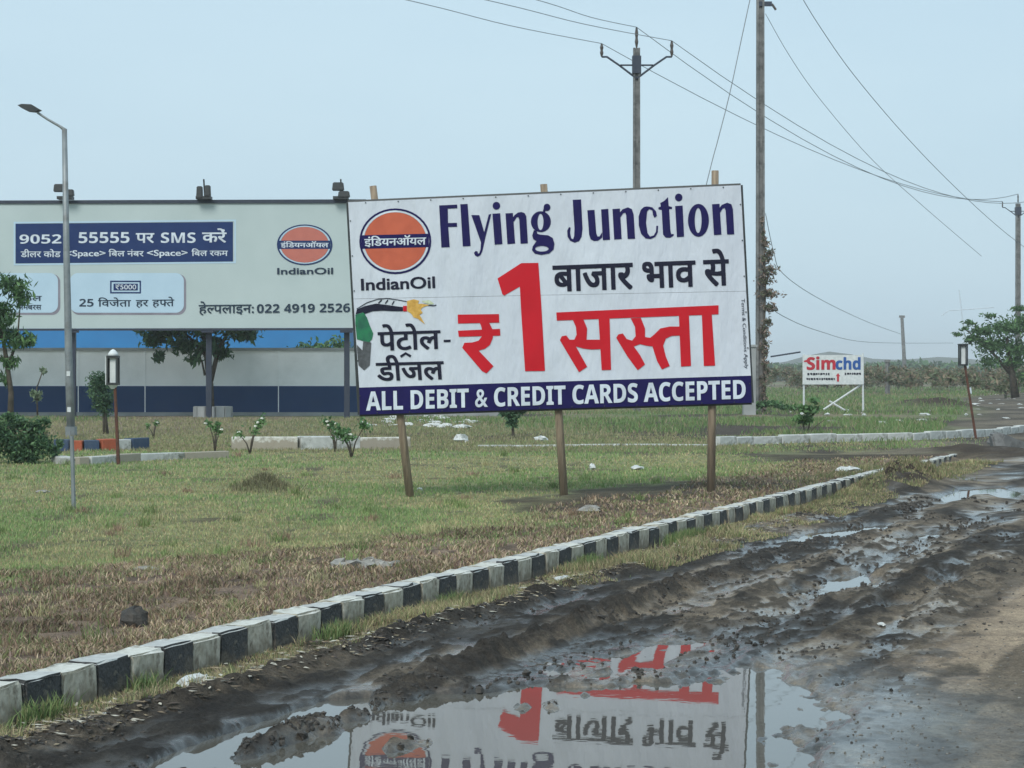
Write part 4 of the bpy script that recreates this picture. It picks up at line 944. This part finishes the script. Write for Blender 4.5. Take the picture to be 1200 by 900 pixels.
# thin weed plant by wall at left
plant('weed_stalk', gp(43, 488, .05), 'pale stalky weed against the navy base of the wall at the left', 'plant', [ab(50, 433, 84, 5, 7), ab(42, 460, 84, 9, 12)], 160, .12, [(.12, .16, .1), (.08, .11, .07)], 6, [([at(44, 488, 84), at(43, 455, 84), at(51, 432, 84)], [.04, .03, .02])], foliage='foliage')
# saplings with pale flowers
def sapling(px, py, h_, wpx, seed, label, nl=120, fl=4, cols=GB):
    nl = int(nl * 2.2)
    d = (H - .05) * F / (py - HY); q = random.Random(seed); b_ = gp(px, py, .05)
    bl = []; tr = []; tips = []
    for i in range(4):
        ox = q.uniform(-.5, .5) * wpx; oy = q.uniform(.55, .95) * h_
        tip = at(px + ox, py - oy, d); tips.append(tip); tr.append(([at(px, py, d), at(px + ox * .3, py - oy * .5, d), tip], [.02, .015, .008])); bl.append((tuple(tip), (wpx * .30 * d / F,) * 2 + (h_ * .22 * d / F,)))
    r = plant('sapling', b_, label, 'sapling', bl, nl, .05, cols, seed, tr, 'young flowering saplings on the verge', droop=.0, foliage='foliage', aspect=2.6, shell=.3)
    for i in range(fl):
        t_ = tips[i % 4] + Vector((q.uniform(-.08, .08), -.05, q.uniform(.0, .08))); MB().blob(t_, (.04, .04, .025), 7, 4, .4, i).build('flower', M['flower'], r)
sapling(252, 530, 38, 20, 1, 'small sapling with one white bloom left of the pale edging block', 90, 2)
sapling(293, 532, 42, 30, 2, 'young sapling with pale top leaves just in front of the edging block', 110, 4)
sapling(393, 530, 40, 22, 3, 'sapling with white flowers at the left foot of the price board', 120, 4)
sapling(412, 537, 44, 36, 4, 'widest white flowered sapling, rooted nearest below the board corner', 260, 6)
sapling(180, 514, 20, 14, 5, 'tiny sapling in the far grass right of the round shrub', 60, 1)
d = 58
plant('small_tree', gp(601, 524, .05), 'small dark tree with funnel shaped crown showing under the board', 'tree', [ab(600, 484, d, 17, 9), ab(590, 478, d, 12, 7), ab(611, 479, d, 12, 7), ab(600, 495, d, 9, 7)], 1500, .06, GD, 8, [([at(602, 525, d), at(601, 505, d), at(600, 488, d)], [.05, .04, .03])])
plant('dry_shrub', gp(945, 514, .05), 'sparse twiggy green shrub below the small sign', 'shrub', [ab(947, 478, 62, 14, 9), ab(940, 490, 62, 14, 8), ab(953, 468, 62, 9, 5)], 420, .10, GR, 9, [([at(945, 514, 62), at(950, 490, 62), at(960, 475, 62)], [.03, .02, .012]), ([at(945, 514, 62), at(940, 492, 62), at(934, 478, 62)], [.03, .02, .012]), ([at(944, 512, 62), at(955, 500, 62), at(966, 492, 62)], [.02, .015, .01])], foliage='foliage')
# right tree
d = 140
plant('thorn_tree', (at(1185, 0, d).x, d, 0), 'wide dark green tree with feathery branches at the right edge', 'tree',
      [ab(1122, 392, d, 9, 4), ab(1136, 378, d, 9, 4), ab(1160, 370, d, 14, 4), ab(1195, 362, d, 14, 5), ab(1180, 385, d, 34, 16), ab(1150, 388, d, 24, 12), ab(1205, 378, d, 30, 18), ab(1165, 405, d, 34, 16), ab(1195, 410, d, 34, 18), ab(1140, 398, d, 16, 8), ab(1215, 440, d, 34, 20), ab(1188, 424, d, 24, 10), ab(1240, 400, d, 40, 34), ab(1130, 385, d, 8, 5), ab(1158, 424, d, 18, 12)],
      7600, .17, GR, 10, [([at(1190, 466, d), at(1185, 430, d), at(1180, 395, d)], [.3, .2, .1]), ([at(1186, 440, d), at(1160, 410, d), at(1130, 385, d)], [.15, .08, .03])], droop=.1, aspect=3, shell=.3)
# creeper on the tall pole
xc = (at(891, 0, D3).x); R = np.random.RandomState(5); bl = []
for i in range(26):
    py = 262 + i * 8.6 + R.uniform(-4, 4); wv = (6 + 15 * math.exp(-((py - 335) / 45) ** 2) + 3 * R.rand()) * min(1, (i + 2) / 6)
    bl.append(ab(892 + wv * R.uniform(.2, .8), py, D3 - .35, wv * .62, 7, 6))
plant('creeper', (xc + .3, D3 - .3, .05), 'brown half dry creeper clinging to the right side of the tall pole', 'creeper', bl, 2200, .11, [(.13, .10, .085), (.09, .075, .06), (.16, .12, .10), (.07, .08, .05)], 12, [([at(896, 481, D3 - .3), at(895, 400, D3 - .3), at(897, 330, D3 - .3), at(894, 262, D3 - .3)], [.06, .06, .05, .02])], foliage='foliage', aspect=3)
plant('pole_foot_shrub', gp(906, 484, .05), 'low green scrub growing round the foot of the tall pole', 'shrub', [ab(885, 475, 97, 12, 7), ab(905, 474, 97, 14, 7), ab(925, 478, 97, 14, 5)], 900, .10, GR, 13, foliage='foliage')

# scrub belt, distant tree line, hills
R = np.random.RandomState(8); bl = []
for i in range(260):
    d = R.uniform(190, 300); px = R.uniform(870, 1330); bl.append(ab(px, 439 + R.uniform(-5, 10), d, R.uniform(7, 16), R.uniform(6, 11), 20))
for i in range(40):
    d = R.uniform(150, 190); px = R.uniform(1090, 1330); bl.append(ab(px, 448 + R.uniform(-8, 10), d, R.uniform(8, 16), R.uniform(6, 12), 14))
V, Fq, cc = leaves(bl, 52000, .24, [(.11, .088, .06), (.085, .085, .05), (.06, .078, .042), (.12, .092, .066), (.07, .085, .048)], 31, 0, 3, .3)
tag(np_mesh('dry_scrub', V, Fq, M['foliage'], cc, origin=(60, 240, 0)), 'belt of dry brown scrub across the far field', 'scrub', kind='stuff')
bl = []
for i in range(150):
    d = R.uniform(180, 330); px = R.choice([R.uniform(-900, -60), R.uniform(1330, 2300)]); bl.append(ab(px, 436 + R.uniform(-14, 12), d, R.uniform(10, 30), R.uniform(8, 18), 30))
V, Fq, cc = leaves(bl, 9000, .8, GR, 32, 0, 3, .3)
tag(np_mesh('outer_scrub', V, Fq, M['foliage'], cc, origin=(0, 240, 0)), 'scattered scrub at both sides beyond the frame', 'scrub', kind='stuff')
bl = []
for i in range(170):
    px = R.uniform(860, 1400); hh = 6 + 5 * math.exp(-((px - 975) / 22) ** 2) + 2.5 * math.exp(-((px - 1070) / 25) ** 2)
    bl.append(ab(px, 438 - hh * 1.1, 640 + R.uniform(-30, 40), R.uniform(8, 14), hh * .9, 8)); bl.append(ab(px, 440, 640, 12, 8, 8))
V, Fq, cc = leaves(bl, 14000, 1.4, GR, 33, 0, 2, .2)
tag(np_mesh('far_tree_line', V, Fq, M['foliage'], cc, origin=(150, 640, 0)), 'hazy line of distant trees on the horizon', 'trees', kind='stuff')
hx = np.linspace(-1400, 1900, 200); hv = []; hf = []
for i, x in enumerate(hx):
    px = 600 + x * F / 1500; z = 6 + 10 * fbm(np.array([x / 160]), np.array([1.5]), 4)[0] + 10 * math.exp(-((px - 985) / 50) ** 2) + 5 * math.exp(-((px - 1120) / 60) ** 2)
    hv += [(x, 1500, -2), (x, 1560, z), (x, 1800, -2)]
    if i: b_ = 3 * i; hf += [(b_ - 3, b_, b_ + 1, b_ - 2), (b_ - 2, b_ + 1, b_ + 2, b_ - 1)]
o = MB().add(hv, hf).build('hills', M['hill'], smooth=True); tag(o, kind='structure')

# ------------------------------------------------------------------ grass (nobody could count it)
def blades(name, P, h_, w_, cols, label, seed, lean=.5, cat='grass'):
    R = np.random.RandomState(seed); N = len(P); a_ = R.rand(N) * 2 * math.pi
    d = np.stack([np.cos(a_), np.sin(a_), 0 * a_], 1); e = np.stack([-np.sin(a_), np.cos(a_), 0 * a_], 1)
    b2 = R.rand(N) * 2 * math.pi; ln = np.stack([np.cos(b2), np.sin(b2), 0 * b2], 1) * (lean * R.rand(N) * h_)[:, None]
    up = np.array([0, 0, 1.0]); hw = (w_ / 2)[:, None]
    p0, p1 = P - d * hw, P + d * hw; m_ = P + ln * .35 + up * (h_ * .6)[:, None]; p2, p3 = m_ + d * hw * .75, m_ - d * hw * .75
    tip = P + ln + up * h_[:, None]
    V = np.stack([p0, p1, p2, p3, tip], 1).reshape(-1, 3); i5 = 5 * np.arange(N)[:, None]
    Q = np.concatenate([i5 + np.array([[0, 1, 2]]), i5 + np.array([[0, 2, 3]]), i5 + np.array([[3, 2, 4]])], 0)
    o = np_mesh(name, V, Q, M['grass'], np.repeat(cols, 5, 0)); return tag(o, label, cat, kind='stuff')
def pick(cols, n_, R, var=.3):
    c_ = np.array(cols)[R.randint(len(cols), size=n_)]; return c_ * (1 - var / 2 + var * R.rand(n_))[:, None]
def scatter(n_, x0, x1, y0, y1, R, powr=2.0):
    """points with density falling with distance from y0"""
    u = R.rand(n_); k = 1 - powr
    Yp = (y0 ** k + u * (y1 ** k - y0 ** k)) ** (1 / k)
    a_, b_ = x0(Yp), x1(Yp); return a_ + (b_ - a_) * R.rand(n_), Yp
lx = lambda y: -620 / F * y - .3; rx_ = lambda y: 640 / F * y + .5
R = np.random.RandomState(21)
Xs, Ys = scatter(420000, lx, rx_, 9.8, 60, R, 1.9); s_, t_ = st(Xs, Ys)
bw = np.clip(3.9 - .43 * np.clip(t_ - 6.3, 0, 99), 1.2 + .9 * sstep(t_, 12, 16), 9) + 1.6 * (fbm(Xs * .9, Ys * .5, 3) - .5)
dirt = np.minimum(np.minimum(sdf_poly(Xs, Ys, DIRTSTRIP), sdf_poly(Xs, Ys, POSTDIRT)), 99) + .9 * (fbm(Xs * 1.5, Ys * 1.5, 3) - .5) * 2
gk = (s_ > .24) & (s_ - bw > -.6 + 1.6 * (R.rand(len(Xs)) - .5)) & (t_ < 80) & (dirt > R.rand(len(Xs)) * .5 - .1)
bare = fbm(Xs * 1.6 + 5, Ys * 1.0, 4); gk &= (bare < .60 + .22 * R.rand(len(Xs)))
def mk(Xa, Ya): return np.stack([Xa, Ya, height(Xa, Ya) - .006], 1)
Xa, Ya = Xs[gk], Ys[gk]; P = mk(Xa, Ya); n_ = len(Xa); ft = np.clip(Ya / 14, 1, 3.2)
patch = fbm(Xa * .5, Ya * .35, 3); hh = (.018 + .022 * R.rand(n_)) * (.7 + .9 * patch) * ft ** .35
cg = np.where((R.rand(n_) < sstep(patch, .35, .65) * .75 + .1)[:, None], pick([(.10, .155, .06), (.13, .18, .075), (.085, .13, .055)], n_, R), pick([(.17, .18, .09), (.24, .21, .125), (.155, .17, .085), (.17, .14, .09)], n_, R))
blades('lawn_grass', P, hh, .0045 * ft ** 1.1 * (1 + .6 * R.rand(n_)), cg, 'short patchy green grass of the lawn', 1, .9)
bk = (s_ > .22) & (s_ - bw < .4 * R.rand(len(Xs))) & (Ys < 42); Xa, Ya = Xs[bk], Ys[bk]; P = mk(Xa, Ya); n_ = len(Xa); ft = np.clip(Ya / 14, 1, 3)
n0_ = fbm(Xa * 4.5, Ya * 2.8, 3); keep = n0_ + .14 * R.rand(n_) > .47; Xa, Ya, P, ft, n0_ = Xa[keep], Ya[keep], P[keep], ft[keep], n0_[keep]; n_ = len(Xa)
cb = pick([(.15, .11, .08), (.20, .155, .11), (.10, .07, .052), (.13, .095, .085), (.24, .20, .145), (.08, .085, .045), (.11, .12, .06)], n_, R)
cb = cb * (.55 + .9 * fbm(Xa * 1.3 + 3, Ya * .9, 4))[:, None]
blades('dry_weeds', P, (.02 + .04 * R.rand(n_)) * (.4 + 1.3 * fbm(Xa * 3, Ya * 2, 2)), .006 * ft * (1 + 1.5 * R.rand(n_)), cb, 'brown dried weeds covering the strip behind the kerb', 2, 1.4)
# verge in front of the kerb
n0 = 130000; t2_ = -2 + 36 * R.rand(n0) ** 1.35; wv = .62 + .5 * sstep(t2_, 4, 12); s2 = -.01 - wv * R.rand(n0) ** 1.25
Xv, Yv = from_st(s2, t2_); km = (fbm(Xv * 1.7, Yv * 1.1, 3) > .36 + .12 * R.rand(n0) + .09 * (1 - sstep(t2_, 2.0, 4))) & ((s2 < -.05) | (R.rand(n0) < .5)); Xv, Yv = Xv[km], Yv[km]; P = mk(Xv, Yv); n_ = len(Xv); ft = np.clip(Yv / 14, 1, 3)
cv = pick([(.19, .18, .10), (.25, .22, .14), (.12, .135, .065), (.08, .115, .05), (.17, .13, .09), (.11, .09, .065)], n_, R) * (.55 + .85 * fbm(Xv * 2.3, Yv * 1.4, 3))[:, None]
tall = (fbm(Xv * 1.6 + 3, Yv * 1.1, 3) > .60)
blades('verge_grass', P, (.015 + .03 * R.rand(n_)) * np.where(tall, 2.4, 1), .005 * ft, cv, 'straggly grass and weeds at the foot of the kerb', 3, 1.0)
# heap weeds
c_ = gp(1035, 566, .05); n0 = 9000; al = R.normal(size=n0) * 2.0; ac = R.normal(size=n0) * .45
Xh, Yh = c_[0] + al * U[0] + ac * NL[0], c_[1] + al * U[1] + ac * NL[1]; P = mk(Xh, Yh); n_ = n0
kh = fbm(Xh * 2, Yh * .8, 3) > .5; Xh, Yh, P = Xh[kh], Yh[kh], P[kh]; n_ = len(Xh)
blades('heap_weeds', P, .04 + .08 * R.rand(n_), .012 + 0 * Xh, pick([(.10, .11, .055), (.13, .12, .075), (.07, .09, .045)], n_, R), 'weeds growing over the spoil heap on the kerb', 4, 1.0, 'weeds')
# far verge and field
Xf, Yf = scatter(150000, lambda y: -640 / F * y, lambda y: 700 / F * y, 47, 300, R, 1.7)
fk = (fbm(Xf * .25 + 8, Yf * .12, 4) < .68 + .06 * R.rand(len(Xf))) & ~((Yf > 84) & (Yf < 92) & (Xf < 26)); rr_ = sdf_poly(Xf, Yf, pg([(1085, 535), (1050, 540), (1120, 506), (1150, 478), (1110, 468), (1210, 460), (1500, 480), (1500, 560)], .05)); fk &= (rr_ > .5) & ~((Yf < 60) & (Xf > 6) & (R.rand(len(Xf)) < .75))
Xf, Yf = Xf[fk], Yf[fk]; P = mk(Xf, Yf); n_ = len(Xf); ft = Yf / 50
lush = sstep(fbm(Xf * .09 + 3, Yf * .05, 3) + .25 * (Xf > 9), .42, .6)
cf = np.where((R.rand(n_) < lush * .8)[:, None], pick([(.07, .12, .045), (.09, .135, .055), (.06, .095, .04)], n_, R), pick([(.14, .14, .08), (.11, .12, .06), (.15, .13, .09)], n_, R))
blades('field_grass', P, (.06 + .10 * R.rand(n_)) * (.7 + .6 * lush) * ft ** .3, .02 * ft, cf, 'uneven green grass of the far verge and field', 5, .9)
# taller tufts standing in the lawn
nT = 150; Xt_, Yt_ = scatter(nT, lx, rx_, 12, 46, R, 1.6); sT, _t = st(Xt_, Yt_); ok = sT > .5; Xt_, Yt_ = Xt_[ok], Yt_[ok]
X2 = np.repeat(Xt_, 45) + R.normal(size=len(Xt_) * 45) * .05; Y2 = np.repeat(Yt_, 45) + R.normal(size=len(Xt_) * 45) * .08; P = mk(X2, Y2); n_ = len(X2)
tone = np.repeat(pick([(.11, .15, .06), (.20, .19, .11), (.15, .11, .08), (.09, .12, .05)], len(Xt_), R), 45, 0)
blades('weed_tufts', P, (.05 + .09 * R.rand(n_)) * np.repeat(.5 + .8 * R.rand(len(Xt_)), 45), .006 * np.clip(Y2 / 14, 1, 3), tone * (.7 + .6 * R.rand(n_))[:, None], 'scattered taller weed tufts in the lawn', 9, 1.0, 'weeds')
# green weeds hugging the near kerb face
X2, Y2 = [], []
for t0, w0 in ((.25, .25), (1.3, .15), (3.9, .3), (6.0, .2), (9.5, .4), (13, .8)):
    m_ = int(300 * w0 / .25); tt_ = t0 + R.normal(size=m_) * w0 * .5; xx, yy = from_st(-.03 - .12 * R.rand(m_), tt_); X2.append(xx); Y2.append(yy)
X2 = np.concatenate(X2); Y2 = np.concatenate(Y2); P = mk(X2, Y2); n_ = len(X2)
blades('kerb_weeds', P, .04 + .10 * R.rand(n_), .008 + 0 * X2, pick([(.06, .10, .04), (.09, .13, .055), (.12, .13, .065)], n_, R), 'green weeds hugging the face of the near kerb', 10, .8, 'weeds')
# mound tuft
c_ = gp(308, 574, .07); n0 = 1600; Xm = c_[0] + R.normal(size=n0) * .22; Ym = c_[1] + R.normal(size=n0) * .5; P = mk(Xm, Ym)
o = blades('grass_mound', P, .06 + .08 * R.rand(n0), .010 + 0 * Xm, pick([(.09, .095, .055), (.13, .12, .075), (.07, .065, .045)], n0, R), None, 6, 1.2)
del o['kind']; tag(o, 'low dark mound of dried grass alone in the middle of the lawn', 'mound')

# ------------------------------------------------------------------ litter, stones, clods
def lump(name, px, py, r, m, label, cat, seed, group=None, z=None, rough=.3):
    q = gp(px, py, .08 if py > 540 else .05); zz = hz(q.x, q.y) if z is None else z
    q = Vector(((px - 600) * q.y / F, q.y, zz)); o = MB().blob(q + Vector((0, 0, r[2] * .5)), r, 9, 6, rough, seed).build(name, m, origin=q); tag(o, label, cat, group); return o
lump('stone', 157, 744, (.10, .14, .085), M['clod'], 'flat dark stone lying in the brown weeds behind the kerb', 'stone', 1, rough=.14)
lump('stone', 170, 672, (.13, .12, .03), M['stone_pale'], 'pale flat stone higher up in the brown weeds', 'stone', 2)
ms_ = MB(); q0 = gp(430, 672, .1); q0.z = hz(q0.x, q0.y)
for i_, (dx, dy, r_) in enumerate(((-.2, .1, .10), (-.08, -.05, .12), (.05, .1, .09), (.16, -.05, .08), (.24, .15, .06), (-.02, .35, .08))): ms_.blob(q0 + Vector((dx, dy, .015)), (r_, r_ * 1.6, r_ * .45), 8, 5, .45, 50 + i_)
tag(ms_.build('cement_sack', M['stone_pale'], origin=q0), 'pale crumpled sack half sunk in the weeds behind the kerb', 'sack')
lump('plastic_bag', 234, 790, (.09, .2, .035), M['litter'], 'crumpled pale plastic bag at the foot of a black kerb stone', 'bag', 4, rough=.5)
lump('plastic_bag', 660, 673, (.07, .25, .025), M['litter'], 'flattened white plastic bag against the middle of the kerb', 'bag', 5)
lump('paper_scrap', 563, 716, (.03, .07, .012), M['litter'], 'small white paper scrap on the verge below the middle kerb', 'scrap', 6)
lump('paper_scrap', 122, 835, (.035, .06, .01), M['litter'], 'small white paper scrap on the dirt at the lower left', 'scrap', 7)
lump('plastic_bag', 995, 558, (.22, .35, .06), M['litter'], 'white bag lying on the kerb top before the spoil heap', 'bag', 8)
lump('plastic_bag', 694, 549, (.06, .2, .07), M['litter'], 'small upright white scrap on the lawn right of the middle post', 'bag', 9)
lump('plastic_bag', 747, 550, (.14, .3, .05), M['litter'], 'flat white bag on the lawn between the middle and right posts', 'bag', 10)
lump('plastic_bag', 540, 519, (.2, .3, .14), M['litter'], 'larger white bag standing by the far verge left of the small tree', 'bag', 11)
lump('plastic_bag', 634, 517, (.2, .3, .09), M['litter'], 'white bag in the grass just right of the small tree', 'bag', 12)
lump('plastic_bag', 492, 573, (.04, .1, .03), M['litter'], 'tiny white scrap beside the left board post', 'scrap', 13)
lump('stone', 50, 576, (.1, .14, .025), M['stone_pale'], 'pale flat stone in the lawn near the left edge', 'stone', 14)
lump('stone', 690, 606, (.14, .25, .05), M['stone_pale'], 'pale rubble piece beside the kerb right of the middle post', 'stone', 15)
cb_ = thing('concrete_block', gp(1180, 527, .05), 'broken dark concrete block by the road at the right edge', 'block')
MB().box(cb_.location + Vector((0, 0, .15)), (.85, .5, .34), taper=.85, tilt=Matrix.Rotation(.35, 3, 'Y') @ Matrix.Rotation(.5, 3, 'Z')).build('slab', M['concrete'], cb_, bevel=.03)
MB().box(cb_.location + Vector((-.3, -.2, .2)), (.3, .5, .42), taper=.7, tilt=Matrix.Rotation(-.3, 3, 'Y')).build('broken_piece', M['concrete'], cb_, bevel=.04)
lump('stone', 1033, 726, (.025, .05, .012), M['litter'], 'tiny pale chip on the churned mud right of centre', 'stone', 17)
q = random.Random(3)
for i in range(34):
    px, py = q.uniform(425, 560), q.uniform(489, 502)
    lump('litter_scrap', px, py, (q.uniform(.08, .3), .2, q.uniform(.03, .09)), M['litter'], 'pale scrap of litter in the strewn patch below the board left half', 'litter', 100 + i, 'litter strewn below the left half of the board')
for i in range(40):
    px, py = q.choice([(q.uniform(1130, 1200), q.uniform(466, 492)), (q.uniform(905, 1110), q.uniform(480, 498)), (q.uniform(1060, 1200), q.uniform(462, 480))])
    lump('litter_scrap', px, py, (q.uniform(.06, .25), .25, q.uniform(.02, .07)), M['litter'] if q.random() < .55 else M['stone_pale'], 'pale rubbish scrap on the rough ground right of the small sign', 'litter', 200 + i, 'rubbish scraps on the rough ground at right')
# clods: small lumps on the mud, and dirt crumbs behind the kerb
R = np.random.RandomState(4); cm = MB(); nC = 9000
band = R.choice(7, nC, p=[.20, .26, .10, .12, .12, .08, .12])
sC = -np.array([.68, 1.60, 2.1, 2.75, 3.35, 3.9, 2.4])[band] + R.normal(size=nC) * np.array([.13, .12, .25, .15, .2, .2, .9])[band]
tC = -1.2 + 22 * R.rand(nC) ** 1.5; okc = (sC < -.4) & (sC > -4.6); xC, yC = from_st(sC[okc], tC[okc]); zC = height(xC, yC); kC = fbm(sC[okc] * 3, tC[okc] * 1.2, 3)
for x, y, z, k_ in zip(xC, yC, zC, kC):
    if (z < .008 and R.rand() < .96) or k_ < .47 or (x > .9 and y < 13 and R.rand() < .75): continue
    r = R.uniform(.006, .019) * (1.6 if R.rand() < .08 else 1) * max(1, y / 17); cm.blob((x, y, z), (r, r * 1.2, r * .8), 5, 3, .4, int(R.randint(9999)))
tag(cm.build('mud_clods', M['clod']), 'small dark clods scattered over the churned mud', 'mud', kind='stuff')
gv = MB(); R = np.random.RandomState(44); sg_ = -3.7 - 2.6 * R.rand(3000); tg_ = -1.5 + 18 * R.rand(3000) ** 1.5; xg, yg = from_st(sg_, tg_); zg = height(xg, yg)
for x, y, z in zip(xg, yg, zg):
    if z < .01: continue
    r = R.uniform(.003, .010); gv.blob((x, y, z), (r, r, r * .7), 5, 3, .3, int(R.randint(9999)), mi=int(R.rand() < .2))
tag(gv.build('gravel', [M['stone'], M['stone_pale']]), 'fine gravel on the sandy side of the track', 'gravel', kind='stuff')
# twigs and leaves litter at kerb foot
V = []
R = np.random.RandomState(14); n0 = 6000; tt = -1.5 + 18 * R.rand(n0) ** 1.3; ss = -.02 - .8 * R.rand(n0); Xt, Yt = from_st(ss, tt); Zt = height(Xt, Yt)
a_ = R.rand(n0) * 6.283; l_ = .012 + .05 * R.rand(n0) ** 2; dx, dy = np.cos(a_) * l_, np.sin(a_) * l_; w_ = .25
zz = Zt + .006 + .012 * R.rand(n0)
V = np.stack([np.stack([Xt - dx, Yt - dy, zz], 1), np.stack([Xt + dy * w_, Yt - dx * w_, zz + .004], 1), np.stack([Xt + dx, Yt + dy, zz + .008 * R.rand(n0)], 1), np.stack([Xt - dy * w_, Yt + dx * w_, zz], 1)], 1).reshape(-1, 3)
cc = pick([(.13, .10, .07), (.20, .17, .12), (.06, .05, .04), (.28, .27, .24), (.05, .04, .035)], n0, R)
tag(np_mesh('leaf_litter', V, np.arange(4 * n0).reshape(-1, 4), M['grass'], np.repeat(cc, 4, 0)), 'dead leaves, twigs and crumbs on the dirt below the kerb', 'leaf litter', kind='stuff')

# ------------------------------------------------------------------ haze
hm = bpy.data.materials.new('haze'); hm.use_nodes = True; n = hm.node_tree; n.nodes.remove(n.nodes['Principled BSDF'])
pv = n.nodes.new('ShaderNodeVolumePrincipled'); pv.inputs['Color'].default_value = (.93, .95, .97, 1); pv.inputs['Density'].default_value = .00045
n.links.new(pv.outputs[0], n.nodes['Material Output'].inputs['Volume'])
tag(MB().box((150, 1040, 15), (3520, 2340, 34)).build('haze', hm), kind='stuff')
